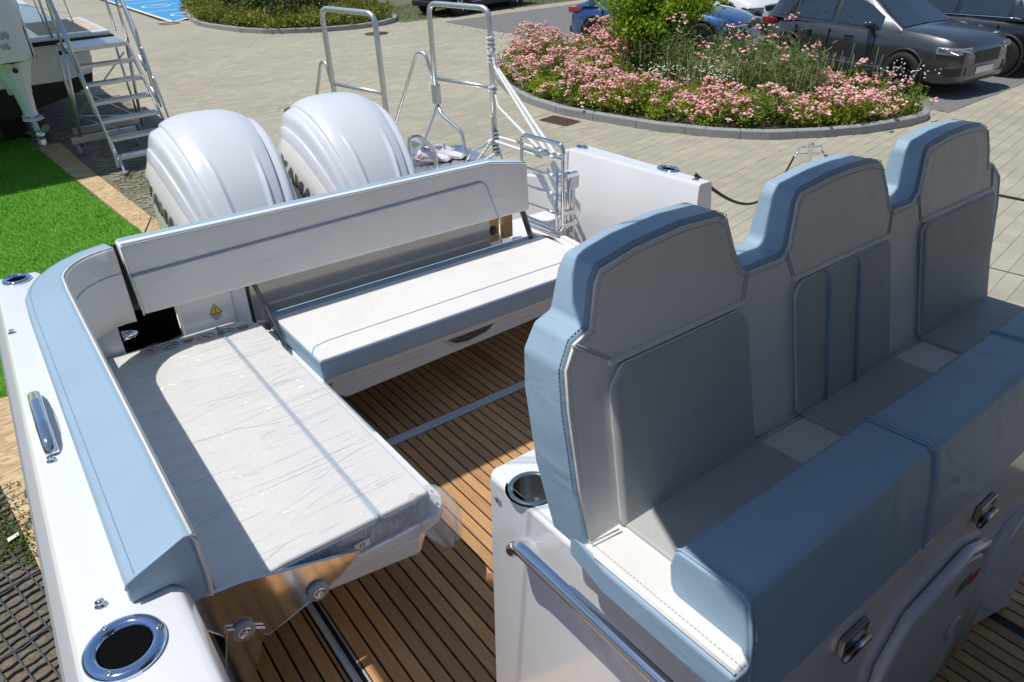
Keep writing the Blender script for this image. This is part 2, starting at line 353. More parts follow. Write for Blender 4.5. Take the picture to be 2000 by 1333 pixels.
# darker asphalt bays under the cars, green verge of grid pavers, blue bays
sheet('parking_bays', [(13.05, 5.12), (40, 5.3), (40, 20.6), (13.3, 21.0)], 0.002, ground_mat('grey_parking_blocks', [(0.16, 0.155, 0.15), (0.21, 0.205, 0.20)], 6, bump=0.3), kind='structure')
sheet('grass_paver_verge', [(12.3, 21.95), (60, 20.4), (60, 60), (12.9, 60)], -0.002, ground_mat('grass_in_grid', [(0.05, 0.075, 0.02), (0.13, 0.13, 0.07), (0.24, 0.23, 0.17)], 9), kind='structure')
bluem = ground_mat('blue_road_paint', [(0.035, 0.27, 0.55), (0.05, 0.33, 0.62)], 2, rough=0.7, bump=0.1)
white_p = mat('white_road_paint', (0.72, 0.72, 0.70), 0.7, noise=0.15, nscale=8)
bay = sheet('blue_parking_bay', [(6.98, 28.85), (7.6, 29.4), (8.3, 33), (14, 40), (14, 70), (6.6, 70)], 0.004, bluem, kind='structure')
def paint(name, paths, wd, z, parent=None, **k):
    V = []; F = []
    for P in paths:
        P = [Vector((x, y, 0)) for x, y in P]; n0 = len(V)
        for i, p in enumerate(P):
            t = (P[min(i+1, len(P)-1)]-P[max(i-1, 0)]).normalized(); s = Vector((-t.y, t.x, 0))*wd/2
            V += [(p.x+s.x, p.y+s.y, z), (p.x-s.x, p.y-s.y, z)]
        F += [(n0+2*i, n0+2*i+1, n0+2*i+3, n0+2*i+2) for i in range(len(P)-1)]
    return finish(name, mdata(name, V, F), white_p, parent, **k)
paint('road_marking', [[(6.95, 28.75), (6.9, 39.7), (6.85, 60)], [(6.95, 28.75), (7.7, 29.5)]], 0.16, 0.009, kind='structure')
paint('road_marking', [[(7.0, y), (12.0, y+0.35)] for y in (32.6, 36.6, 40.8, 45)], 0.12, 0.009, kind='structure')
def wheelchair(cx, cy):
    ring = [(cx+0.55*math.cos(a), cy+0.62*math.sin(a)) for a in np.linspace(0.3, 5.6, 22)]
    body = [(cx+1.5, cy+0.30), (cx+0.7, cy+0.25), (cx+0.35, cy-0.1), (cx-0.1, cy+0.45)]
    return [ring, body, [(cx+1.5, cy+0.3), (cx+1.7, cy+0.15)]]
for cy in (30.7, 34.6, 38.6): paint('road_marking', wheelchair(8.0 if cy < 32 else 7.9, cy), 0.11, 0.010, kind='structure')

# kerbs of separate stones
kerbm = ground_mat('kerb_concrete', [(0.27, 0.27, 0.265), (0.36, 0.355, 0.34)], 14, bump=0.2, bdist=0.003)
def kerb(name, P, h, wd, L, label):
    root = thing(name, label, 'kerb', at=(P[0][0], P[0][1], 0))
    N = len(P); pts = fillet([(x, y, 0) for x, y in P], 0.6, n=4, cyc=True); pts.append(pts[0])
    d = [0]
    for a, b in zip(pts[:-1], pts[1:]): d.append(d[-1]+(b-a).length)
    tot = d[-1]; n = int(tot/L); cen = Vector((sum(p[0] for p in P)/N, sum(p[1] for p in P)/N, 0))
    def at(s):
        s = s % tot; i = 0
        while d[i+1] < s: i += 1
        q = (s-d[i])/max(1e-9, d[i+1]-d[i]); return pts[i].lerp(pts[i+1], q)
    for k in range(n):
        s0 = tot*k/n+0.004; s1 = tot*(k+1)/n-0.004; V = []; F = []; q = 4
        for i in range(q+1):
            s = s0+(s1-s0)*i/q; p = at(s); t = (at(s+0.02)-at(s-0.02)).normalized(); nr = Vector((-t.y, t.x, 0))
            if nr.dot(cen-p) < 0: nr = -nr
            V += [tuple(p+Vector((0, 0, -0.02))), tuple(p+Vector((0, 0, h-0.015))), tuple(p+nr*0.015+Vector((0, 0, h))), tuple(p+nr*wd+Vector((0, 0, h))), tuple(p+nr*wd+Vector((0, 0, -0.02)))]
        F = [(i*5+a, i*5+(a+1) % 5, (i+1)*5+(a+1) % 5, (i+1)*5+a) for i in range(q) for a in range(5)]+[(0, 1, 2, 3, 4), tuple(q*5+a for a in (4, 3, 2, 1, 0))]
        finish('kerb_stone', recalc(mdata('kerb_stone', V, F)), kerbm, root)
    return root
kerb('flower_bed_kerb', BED, 0.13, 0.12, 0.85, 'curved grey concrete kerb round the bed of pink roses')
kerb('island_kerb', ISL, 0.13, 0.14, 1.0, 'grey concrete kerb round the green shrub island by the blue bays')
soil = ground_mat('bed_soil', [(0.045, 0.035, 0.025), (0.11, 0.085, 0.06)], 12)
def inset(P, d):
    c = (sum(p[0] for p in P)/len(P), sum(p[1] for p in P)/len(P)); out = []
    for x, y in P:
        l = math.hypot(x-c[0], y-c[1]); out.append((c[0]+(x-c[0])*(1-d/l), c[1]+(y-c[1])*(1-d/l)))
    return out
sheet('bed_soil', inset(BED, 0.13), 0.09, soil, kind='structure'); sheet('island_soil', inset(ISL, 0.15), 0.10, soil, kind='structure')

# manholes, gratings
rust = mat('rusty_iron', (0.11, 0.065, 0.045), 0.8, noise=0.4, nscale=30)
concl = mat('concrete_lid', (0.30, 0.28, 0.25), 0.85, noise=0.15, nscale=12)
for (x, y, r), lab, lid in zip(MAN, ('round manhole with concrete lid and rusty rim behind the outboard motors', 'round rusty brown manhole cover in front of the shrub island'), (concl, rust)):
    t = thing('manhole_cover', lab, 'manhole', at=(x, y, 0))
    lathe('frame', [(r, -0.02), (r, 0.003), (r-0.05, 0.004), (r-0.05, -0.01)], (x, y, 0), rust, t, n=40)
    lathe('lid', [(r-0.055, -0.02), (r-0.055, 0.002), (0.001, 0.003)], (x, y, 0), lid, t, n=40)
def grate(c, ux, uy, lx, ly, nb, label):
    t = thing('drain_grate', label, 'drain', at=(c[0], c[1], 0)); 
    U = Vector((ux, uy, 0)).normalized(); W = Vector((-U.y, U.x, 0)); C0 = Vector((c[0], c[1], 0))
    def ob(a0, a1, b0, b1, z0, z1, nm, mm):
        v = [C0+U*x+W*y+Vector((0, 0, z)) for x, y, z in boxv(a0, a1, b0, b1, z0, z1)]; finish(nm, mdata(nm, v, BF), mm, t)
    ob(-lx/2, lx/2, -ly/2, ly/2, -0.03, -0.02, 'pit', dark_in)
    for s in (-1, 1):
        ob(-lx/2, lx/2, s*ly/2-0.02, s*ly/2+0.02, -0.03, 0.004, 'frame', rust); ob(s*lx/2-0.02, s*lx/2+0.02, -ly/2+0.02, ly/2-0.02, -0.03, 0.004, 'frame', rust)
    for i in range(nb):
        a = -lx/2+lx*(i+0.5)/nb; ob(a-0.011, a+0.011, -ly/2+0.02, ly/2-0.02, -0.02, 0.002, 'bar', rust)
grate((8.09, 9.31), 1, 0.12, 0.36, 0.6, 8, 'rusty rectangular drain grate beside the flower bed kerb')
grate((6.75, 28.5), 1, 0.1, 0.55, 0.6, 6, 'dark drain grate by the corner of the blue bays')

# artificial lawn, OSB boards, grid pavers on the left
turf = ground_mat('artificial_turf_base', [(0.07, 0.22, 0.008), (0.10, 0.30, 0.015)], 60, bump=0.5)
LAWN = [(-9, 6.14), (-0.35, 6.14), (1.0, 8.3), (1.21, 8.95), (1.06, 10.3), (0.95, 11.85), (0.68, 15.21), (0.4, 19), (-9, 19)]
LAWN = [(-9, 6.3), (-0.53, 6.14), (0.62, 6.9), (1.36, 7.6), (1.21, 8.95), (1.06, 10.3), (0.95, 11.85), (0.68, 15.21), (0.4, 19), (-9, 19)]
sheet('artificial_lawn', LAWN, 0.006, turf, th=0.01, kind='structure')
osbm = bpy.data.materials.new('osb_board'); osbm.use_nodes = True; t = osbm.node_tree; b = t.nodes['Principled BSDF']
co = t.nodes.new('ShaderNodeTexCoord'); mp = t.nodes.new('ShaderNodeMapping'); mp.inputs['Scale'].default_value = (14, 40, 10); mp.inputs['Rotation'].default_value = (0, 0, R(30)); t.links.new(co.outputs['Object'], mp.inputs[0])
vo = t.nodes.new('ShaderNodeTexVoronoi'); vo.inputs['Scale'].default_value = 1.0; t.links.new(mp.outputs[0], vo.inputs['Vector'])
cr = t.nodes.new('ShaderNodeValToRGB'); e = cr.color_ramp.elements; e[0].color = (0.44, 0.29, 0.14, 1); e[1].color = (0.66, 0.49, 0.28, 1)
sx = t.nodes.new('ShaderNodeSeparateColor'); t.links.new(vo.outputs['Color'], sx.inputs[0]); t.links.new(sx.outputs[0], cr.inputs[0]); t.links.new(cr.outputs[0], b.inputs['Base Color']); b.inputs['Roughness'].default_value = 0.8
bp = t.nodes.new('ShaderNodeBump'); bp.inputs['Strength'].default_value = 0.7; bp.inputs['Distance'].default_value = 0.004; t.links.new(sx.outputs[0], bp.inputs['Height']); t.links.new(bp.outputs[0], b.inputs['Normal'])
def board(poly, label, z=0.012):
    o = sheet('osb_board', poly, z, osbm, th=0.012, label=label, cat='board', group='chipboard sheets laid round the artificial lawn'); return o
board([(0.95, 11.86), (1.24, 11.77), (1.12, 14.2), (0.78, 14.1)], 'shaded chipboard strip under the propeller of the far outboard')
board([(1.21, 8.96), (1.42, 9.47), (1.25, 11.75), (0.96, 11.83)], 'sunlit chipboard strip between the lawn and the weedy cobbles', 0.0125)
board([(1.37, 7.6), (1.7, 7.2), (1.43, 9.45), (1.225, 8.93)], 'chipboard strip running under the white outboard motor', 0.013)
board([(-0.68, 5.05), (-0.565, 3.94), (2.2, 4.2), (2.2, 6.2), (-0.50, 6.12), (-0.8, 6.2), (-0.76, 5.6)], 'sunlit chipboard sheet under the starboard side of the motor boat', 0.0135)
board([(-4, 6.2), (-0.805, 6.2), (-0.765, 5.6), (-4, 5.7)], 'outer chipboard sheet left of the motor boat', 0.012)
# plastic grid pavers filled with soil
gridm = mat('grey_plastic_grid', (0.06, 0.065, 0.075), 0.6)
soil2 = ground_mat('dry_sandy_soil', [(0.10, 0.075, 0.045), (0.20, 0.155, 0.10), (0.27, 0.22, 0.15)], 22, bump=1.0, bdist=0.02)
sheet('soil_patch', [(-3, -0.5), (-0.1, -0.5), (-0.1, 5.2), (-3, 5.3)], -0.004, soil2, kind='structure')
V = []; F = []
ax = R(14); gca, gsa = math.cos(ax), math.sin(ax)
def gbar(u0, v0, u1, v1, wd, z1):
    a = Vector((u0*gca-v0*gsa, u0*gsa+v0*gca, 0)); b = Vector((u1*gca-v1*gsa, u1*gsa+v1*gca, 0)); t = (b-a).normalized(); s = Vector((-t.y, t.x, 0))*wd/2; n = len(V)
    for zz in (-0.02, z1):
        for q in (a+s, a-s, b-s, b+s): V.append((q.x, q.y, zz))
    F.extend([tuple(i+n for i in q) for q in BF])
cw, ch = 0.088, 0.066
for j in range(0, 74):
    for i in range(-14, 14):
        u = i*cw; v = 1.2+j*ch
        x, y = u*gca-v*gsa, u*gsa+v*gca
        if not (-1.9 < x < -0.05 and 1.2 < y < 5.0): continue
        if rng.random() < 0.12 and y > 4.0: continue
        zz = 0.012+0.003*math.sin(i*1.7+j)
        k = 0.014 if (i+j) % 2 else -0.014
        gbar(u, v, u+cw/2, v+k*0.6, 0.008, zz); gbar(u+cw/2, v+k*0.6, u+cw, v, 0.008, zz)
        gbar(u, v, u, v+ch, 0.008, zz)
        if j % 7 == 0: gbar(u, v+0.012, u+cw, v+0.012, 0.012, zz+0.004)
finish('plastic_ground_grid', mdata('plastic_ground_grid', V, F), gridm, kind='stuff', label='grey plastic ground grid filled with soil', cat='ground grid')
sheet('litter', [(-0.69, 4.34), (-0.63, 4.36), (-0.625, 4.33), (-0.685, 4.305)], 0.03, paper, th=0.004, label='small white scrap of paper lying on the moss by the hull', cat='paper scrap')
# weedy cobbles between the boards and the paved yard
cob = ground_mat('weedy_cobbles', [(0.08, 0.10, 0.035), (0.20, 0.18, 0.12), (0.26, 0.235, 0.17)], 7, bump=0.6, bdist=0.01)
sheet('cobble_strip', [(0.5, 6.0), (2.75, 6.0), (2.75, 17.5), (0.5, 20)], -0.003, cob, kind='structure')
V = []; F = []
for j in range(150):
    for i in range(16):
        x = 1.05+i*0.105+(0.05 if j % 2 else 0); y = 7.0+j*0.07
        if x > 2.7 or (x < 1.45-0.045*(y-9) and y < 14.4) or rng.random() < 0.14 or (abs(y-11)+abs(x-1.75) < 0.9 and rng.random() < 0.4): continue
        n = len(V); z = 0.006+rng.random()*0.003
        V += [(a+rng.normal()*0.002, b_+rng.normal()*0.002, c) for a, b_, c in boxv(x, x+0.094, y, y+0.058, -0.01, z)]; F += [tuple(q+n for q in ff) for ff in BF[1:]]
finish('cobbles', mdata('cobbles', V, F), ground_mat('cobble_stone', [(0.22, 0.195, 0.15), (0.36, 0.32, 0.25)], 5, bump=0.3), kind='stuff')
# ================================================================== THE MOTOR BOAT (boat coordinates: x to port, y aft, z up from the cockpit sole)
boat = thing('motor_boat', 'near white motor boat with teak cockpit and light blue and cream seats', 'motor boat', at=(1.42, 0.5, -1.2), frame=BOAT)
# --- starboard side: coaming + gunwale swept along y
def xo(y): return -0.168+0.018*y if y > 1 else -0.15
def yl(a, b, n): return [a+(b-a)*i/n for i in range(n+1)]
def stb(y):
    o = xo(y); dz = 0.0
    return [(o+0.005, y, -0.9), (o, y, 0.70), (o+0.004, y, 0.785), (o+0.016, y, 0.80), (0.032, y, 0.80), (0.05, y, 0.79), (0.062, y, 0.765), (0.100, y, 0.12), (0.118, y, 0.0), (0.118, y, -0.03), (0.05, y, -0.9)]
hull = loft('starboard_side', [stb(y) for y in (-2.5, -1, 0, 0.6, 1.0, 1.5, 2.0, 2.5, 3.0, 3.18)], gel, boat, smooth=False, bevel=0.006)
loft('rub_rail', [[(xo(y)-0.022, y, 0.70), (xo(y)-0.026, y, 0.735), (xo(y)-0.016, y, 0.765), (xo(y)+0.002, y, 0.765), (xo(y)+0.002, y, 0.70)] for y in (-2.5, 0, 1, 2, 3, 3.2)], greyrub, boat, smooth=False)
hullw = [[(xo(y)-0.0+0.30*max(0, -z-0.2)*0.6, y, z) for z in (0.70, 0.3, -0.1, -0.5, -0.85)]+[(1.42, y, -1.15)]+[(2.98-0.0-0.30*max(0, -z-0.2)*0.6, y, z) for z in (-0.85, -0.5, -0.1)] for y in (-2.5, 0, 2, 3.15)]
loft('hull', hullw, gel, boat, smooth=False, closed=False)
# --- sole under the planks, caulking, teak planks as sub-parts
sole = box('cockpit_sole', 0.118, 2.82, -1.5, 3.3, -0.06, -0.004, caulk, boat, bevel=0)
P0 = 0.0981*1.85; PT = 0.02545*1.85
def plank(x0, x1, y0, y1):
    b = 0.0012; v = boxv(x0, x1, y0, y1, -0.004, 0.001); n = 8
    v = boxv(x0, x1, y0, y1, -0.004, -0.0002)+[(x0+b, y0+b, 0.001), (x1-b, y0+b, 0.001), (x1-b, y1-b, 0.001), (x0+b, y1-b, 0.001)]
    f = [(0, 1, 5, 4), (1, 2, 6, 5), (2, 3, 7, 6), (3, 0, 4, 7), (4, 5, 9, 8), (5, 6, 10, 9), (6, 7, 11, 10), (7, 4, 8, 11), (8, 9, 10, 11)]
    finish('teak_plank', mdata('teak_plank', v, f), teak, sole)
g = 0.0034
for k in range(-1, 5):
    x = P0+k*PT
    x1 = x+PT if k < 4 else 0.386
    plank(max(x, 0.125)+g, min(x1, 0.386)-g, -0.3, 2.272)
for k in range(0, 52):
    x = 0.4335+k*PT
    if x > 2.75: break
    x1 = min(x+PT, 2.79)
    y0 = 1.02 if 0.75 < x < 1.7 else (1.02 if 0.70 < x < 2.06 else -1.2)
    plank(x+g, x1-g, y0 if x < 0.72 or x > 2.04 else 1.0, 2.272)
    plank(x+g, x1-g, 2.336, 3.05)
# forward deck beyond the helm console
for k in range(0, 62):
    x = 0.4335+k*PT*0.98
    if x < 1.6: continue
    if x > 2.85: break
    plank(x+g, x+PT*0.98-g, -1.2, -0.35); 
    if x <= 2.04: plank(x+g, x+PT*0.98-g, -0.346, 0.34)
box('hatch_strip', 0.43, 2.79, 2.279, 2.329, -0.006, 0.003, gelg, boat, bevel=0.002)
box('side_channel', 0.389, 0.405, -0.3, 2.272, -0.006, 0.006, gelg, boat, bevel=0.002)
loft('drain_channel', [[(0.407+0.024*i/6, y, -0.012*math.sin(math.pi*i/6)+0.003) for i in range(7)]+[(0.431, y, -0.02), (0.407, y, -0.02)] for y in (-0.3, 2.272)], gelg, boat, smooth=False)
# --- port bulwark
def port(y):
    xi = 2.823+0.004*(y-2.2); o = 2.93+0.055*(y-2.23)
    return [(xi+0.0, y, -0.03), (xi-0.005, y, 0.4), (xi+0.006, y, 0.785), (xi+0.016, y, 0.80), (o-0.014, y, 0.80), (o, y, 0.788), (o+0.012, y, 0.68), (o+0.04, y, 0.3), (o+0.02, y, -0.5), (o-0.1, y, -0.9), (xi, y, -0.9)]
loft('port_bulwark', [port(y) for y in (2.205, 2.3, 2.5, 2.8, 3.1, 3.2)], gel, boat, smooth=False, bevel=0.008)
# aft quarter of the port side: the top dips down to the swim platform
prism('port_quarter', [(3.195, -0.9), (3.195, 0.797), (3.24, 0.79), (3.36, 0.685), (3.45, 0.585), (3.62, 0.56), (3.78, 0.30), (4.3, 0.1), (4.3, -0.9)], 0, 2.822, 2.975, gel, boat, bevel=0.014, seg=3)
step = prism('side_step', [(2.30, 2.62), (2.455, 2.62), (2.52, 2.74), (2.58, 3.30), (2.30, 3.30)], 2, 0.0, 0.405, gel, boat, bevel=0.012, seg=3)
for poly in ([(2.432, 3.06), (2.466, 2.92), (2.43, 2.75), (2.38, 2.735), (2.388, 2.955)], [(2.425, 2.715), (2.42, 2.655), (2.385, 2.65), (2.38, 2.70)]):
    prism('teak_pad', poly, 2, 0.404, 0.411, teak, step, bevel=0.001)
tube('step_lip', fillet([(2.55, 3.28, 0.41), (2.515, 2.90, 0.41), (2.49, 2.72, 0.41), (2.44, 2.635, 0.41)], 0.05), 0.016, gel, step)
# --- transom, sheer panel behind the bench, dark opening, swim platform
box('transom', 0.0, 2.80, 3.18, 3.34, -0.9, 0.40, gel, boat, bevel=0.015)
box('swim_platform', 0.05, 2.75, 3.33, 4.35, -0.32, -0.22, gel, boat, bevel=0.02)
box('swim_platform_teak', 0.25, 2.6, 3.40, 4.28, -0.219, -0.212, teak, boat, bevel=0)
# glossy panel under the backrest
pan = prism('rear_panel', [(0.785, 0.30), (2.13, 0.30), (2.13, 0.62), (0.785, 0.62)], 1, 3.05, 3.08, mat('glossy_grey_panel', (0.36, 0.34, 0.32), 0.14, metal=0.15, coat=0.8), boat, bevel=0.004)
box('rear_wall', 0.475, 0.77, 3.045, 3.10, 0.2, 0.66, gel, boat, bevel=0.008)
box('wall_seam', 0.70, 0.708, 3.041, 3.045, 0.25, 0.66, gelg, boat, bevel=0.001)
op = box('motor_well_opening', 0.20, 0.475, 3.12, 3.14, 0.2, 0.70, dark_in, boat, bevel=0)
box('well_side', 0.10, 0.235, 3.02, 3.12, 0.2, 0.66, gel, boat, bevel=0.012)
box('panel_gap', 0.770, 0.785, 3.06, 3.09, 0.2, 0.66, black, boat, bevel=0)
for (x, z, sx, sz) in ((2.165, 0.50, 0.05, 0.16), (2.265, 0.50, 0.045, 0.16)):
    box('teak_bracket', x-sx, x+sx-0.02, 3.055, 3.085, z-sz/2, z+sz/2, teak, boat, bevel=0.004)
lathe('latch_hole', [(0.026, 0), (0.026, 0.004), (0.001, 0.004)], (2.15, 3.050, 0.49), black, boat, ax=1, n=20)
lathe('nav_light', [(0.022, 0), (0.024, 0.02), (0.02, 0.045), (0.008, 0.06), (0.0001, 0.062)], (0.240, 3.03, 0.500), steel, boat, ax=0, n=20, sc=(1, 1))
box('corner_gap_shade', 0.27, 0.36, 3.015, 3.03, 0.60, 0.885, black, boat, bevel=0)  # black sheet stands in for the shade inside the corner gap
# support arms of the backrest
for x, pl_ in ((0.80, [(3.03, 0.62), (3.06, 0.60), (2.74, 0.36), (2.70, 0.37)]), (2.335, [(3.03, 0.62), (3.07, 0.61), (2.95, 0.40), (2.91, 0.41)])):
    prism('backrest_arm', pl_, 0, x-0.006, x+0.006, mat('dark_steel', (0.25, 0.25, 0.26), 0.25, metal=1), boat, bevel=0.002)
# warning triangle label with its small print
lab = thing_lab = finish('warning_label', recalc(mdata('warning_label', [(0.622+dx, 3.0435+dy, 0.497+dz) for dy in (0, -0.0012) for dx, dz in ((-0.027, -0.020), (0.027, -0.020), (0, 0.027))], [(0, 1, 2), (3, 5, 4), (0, 3, 4, 1), (1, 4, 5, 2), (2, 5, 3, 0)])), ink, boat)
finish('triangle', recalc(mdata('triangle', [(0.622+dx, 3.0422+dy, 0.497+dz) for dy in (0, -0.0006) for dx, dz in ((-0.0228, -0.0173), (0.0228, -0.0173), (0, 0.0224))], [(0, 1, 2), (3, 5, 4), (0, 3, 4, 1), (1, 4, 5, 2), (2, 5, 3, 0)])), yellow, lab)
boxes('exclamation_mark', [(0.6205, 0.6235, 3.0405, 3.0416, 0.492, 0.5065), (0.6205, 0.6235, 3.0405, 3.0416, 0.4865, 0.4895)], ink, lab)
L = []
for k, (a, b_) in enumerate(((-0.024, 0.024), (-0.021, 0.02), (-0.023, 0.022), (-0.012, 0.011))):
    x = 0.622+a
    while x < 0.622+b_:
        wd = 0.002+random.random()*0.004; L.append((x, x+wd, 3.0425, 3.0435, 0.472-k*0.0085, 0.475-k*0.0085)); x += wd+0.0016
boxes('small_print', L, ink, lab)

# --- flush rod holders and cleats on both gunwales
def rod_holder(c, rx, ry, rot, inner=0.62):
    f = lathe('rod_holder', [(rx, 0.0), (rx*0.985, 0.006), (rx*0.9, 0.0105), (rx*0.76, 0.0115), (rx*0.66, 0.008), (rx*inner, 0.0), (rx*inner, -0.05)], (0, 0, 0), mat('anodised_blue_steel', (0.62, 0.72, 0.88), 0.06, metal=1.0), boat, n=48, sc=(1, ry/rx))
    M0 = Matrix.Translation(Vector(c)-OFF[boat.name])@Matrix.Rotation(rot, 4, 'Z')@Matrix.Translation(OFF[boat.name])
    f.data.transform(M0)
    h = lathe('hole', [(rx*inner*0.995, -0.0025), (rx*inner*0.995, -0.0012)], (0, 0, 0), dark_in, f, n=40, smooth=False, sc=(1, ry/rx)); h.data.transform(Matrix.Translation(Vector((0, 0, 0.004)))@M0)
    for k in range(3):
        a = rot+R(100+k*125); p = Vector(c)+Vector((math.cos(a)*rx*0.83, math.sin(a)*rx*0.83*ry/rx, 0.0105)); disc_screw('screw', p, 0.0062, f)
rod_holder((-0.064, 1.078, 0.801), 0.068, 0.072, R(10))
rod_holder((-0.030, 3.12, 0.801), 0.05, 0.055, 0)
rod_holder((2.915, 2.487, 0.801), 0.05, 0.072, 0)
rod_holder((2.905, 3.16, 0.801), 0.030, 0.045, 0)
for y, x in ((2.62, -0.092), (1.765, -0.089), (1.208, -0.080)):
    k = lathe('fitting_stud', [(0.012, 0), (0.011, 0.004), (0.006, 0.006), (0.006, 0.010), (0.008, 0.012), (0.0001, 0.013)], (x, y, 0.80), steel, boat, n=16)
def popup_cleat(y0, y1, x):
    lathe('cleat_recess', [(0.026, -0.001), (0.026, 0.0015), (0.022, 0.002), (0.0001, 0.0012)], (0, 0, 0), gelg, boat, n=28, sc=(1, 6.2)).data.transform(Matrix.Translation((x+0.006, (y0+y1)/2, 0.80)))
    pts = [(x, y0, 0.802), (x, y0+0.03, 0.827), (x, y0+0.10, 0.837), (x, y1-0.10, 0.837), (x, y1-0.03, 0.827), (x, y1, 0.802)]
    v, f = tubev(fillet(pts, 0.05), 0.0105, 12, sx=1.0); v = [(x+(p[0]-x)*1.5, p[1], p[2]) for p in v]
    finish('mooring_cleat', recalc(mdata('mooring_cleat', v, f)), steel, boat, smooth=True)
popup_cleat(1.79, 2.12, -0.083)
eye = lathe('eye_bolt', [(0.018, 0), (0.018, 0.004), (0.006, 0.006), (0.006, 0.012)], (2.875, 2.27, 0.80), steel, boat, n=16)
tube('ring', [(2.875+0.014*math.cos(a), 2.27, 0.823+0.014*math.sin(a)) for a in np.linspace(0, 2*math.pi, 17)[:-1]], 0.0035, steel, eye, cyc=True)
for yy, zz in ((2.27, 0.59), (2.30, 0.40)): lathe('door_pin', [(0.018, 0), (0.017, -0.008), (0.009, -0.010), (0.009, -0.022), (0.0001, -0.024)], (2.826, yy, zz), steel, boat, ax=0, n=16)

# --- starboard coaming bolster, turning the aft corner
path = [(0.100, 1.172, 0)]+[(0.100, y, 0) for y in (1.5, 1.9, 2.3, 2.6)]
for i in range(1, 9):
    a = math.pi/2*i/8; path.append((0.100+0.20*(1-math.cos(a)), 2.70+0.245*math.sin(a), 0))
path = [Vector(p) for p in path]
def bol_ring(i):
    p = path[i]; t = (path[min(i+1, len(path)-1)]-path[max(i-1, 0)]).normalized(); nr = Vector((-t.y, t.x, 0))        # outboard / aft
    s = i/(len(path)-1); wd = 0.133 if i <= 4 else 0.133+0.03*(i-4)/8; c = (i-4)/8 if i > 4 else 0
    wd = wd*(1-0.25*c); zo = 0.853+0.03*c; zb = 0.735-0.13*min(1, max(0, (p.y-1.2)/1.4))-0.02*c
    sec = [(0.0, zb), (-0.004, zb+0.06), (-0.003, 0.885), (0.004, 0.8985), (0.016, 0.9025), (wd-0.02, zo+0.008), (wd-0.004, zo), (wd, zo-0.012), (wd+0.002, 0.803), (0.062, 0.803), (0.05, 0.79), (0.038, zb)]
    return [tuple(p+nr*d+Vector((0, 0, z))) for d, z in sec]
rings = [bol_ring(i) for i in range(len(path))]
bolster = loft('coaming_bolster', rings, blue, boat, smooth=False, bevel=0.007, seg=3, ang=28)
# cream inner face and its seams
ins = []
for i in range(len(path)):
    r = [Vector(q) for q in rings[i]]; p = path[i]; t = (path[min(i+1, len(path)-1)]-path[max(i-1, 0)]).normalized(); nr = Vector((-t.y, t.x, 0))
    ins.append([tuple(r[0]-nr*0.003), tuple(r[1]-nr*0.004), tuple(r[2]-nr*0.003+Vector((0, 0, 0.004))), tuple(r[3]-nr*0.001+Vector((0, 0, 0.003))), tuple(r[3]+nr*0.006+Vector((0, 0, -0.006))), tuple(r[0]+nr*0.01)])
loft('inner_face', ins, cream, bolster, smooth=True)
def face_line(zf, push=-0.006, rg=range(len(path))):
    out = []
    for i in rg:
        p = path[i]; t = (path[min(i+1, len(path)-1)]-path[max(i-1, 0)]).normalized(); nr = Vector((-t.y, t.x, 0)); out.append(tuple(p+nr*push+Vector((0, 0, zf if not callable(zf) else zf(i)))))
    return out
tube('piping', fillet(face_line(0.899, 0.003), 0.02), 0.0035, cream, bolster)
tube('blue_seam', [(p[0], p[1], p[2]) for p in face_line(0.795, -0.0065, range(6, len(path)))], 0.0028, pipe_b, bolster)
stitches('stitching', face_line(0.886, -0.0045), bolster)
stitches('stitching', [Vector(rings[i][5])+Vector((0, 0, 0.0015)) for i in range(len(path))], bolster, m=pipe_b)
for j in (9, 10): tube('vertical_seam', [tuple(Vector(rings[j][0])+(Vector(rings[j][1])-Vector(rings[j][0]))*s+(path[j]-Vector((0.3, 2.7, 0))).normalized()*(-0.001)) for s in (0, 1)]+[tuple(Vector(rings[j][2]))], 0.0018, thread, bolster)
e0 = [Vector(q)+Vector((0, -0.0015, 0)) for q in rings[0]]
tube('end_piping', [tuple(e0[k]) for k in (2, 3, 4, 5, 6, 7)], 0.003, blue, bolster)
tube('end_cream_piping', [tuple(e0[k]+Vector((-0.002, 0, 0))) for k in (0, 1, 2, 3)], 0.0028, cream, bolster)

# --- long aft backrest
def br_shear(c, t): c[1] += (c[2]-0.6)*0.05; return c
back = prism('aft_backrest', [(0.330, 0.605), (0.327, 0.70), (0.318, 0.905), (2.075, 0.905), (2.315, 0.862), (2.318, 0.600)], 1, 2.930, 3.015, cream, boat, bevel=0.014, seg=3, shear=br_shear)
tube('top_piping', [(0.327, 2.944, 0.9045), (2.075, 2.944, 0.9045), (2.30, 2.942, 0.865)], 0.0035, blue, back)
prism('top_strip', [(0.326, 0.9040), (0.326, 0.9065), (2.073, 0.9065), (2.305, 0.865), (2.305, 0.862), (2.075, 0.9040)], 1, 2.985, 3.024, blue, back, bevel=0.0015)
stitches('stitching', [(0.335, 2.9335, 0.8935), (2.07, 2.9335, 0.8935), (2.30, 2.932, 0.853)], back)
for dz, rr, mm in ((0, 0.0030, pipe_b), (0.0055, 0.0014, thread), (-0.0055, 0.0014, thread)):
    tube('blue_seam', fillet([(0.33, 2.9375, 0.776+dz), (2.03-dz, 2.9395, 0.818+dz), (2.105+dz*0.3, 2.929, 0.60)], 0.06, n=8), rr, mm, back)
tube('side_piping', [(0.331, 2.932, 0.605), (0.328, 2.937, 0.70), (0.320, 2.946, 0.90)], 0.003, cream, back)

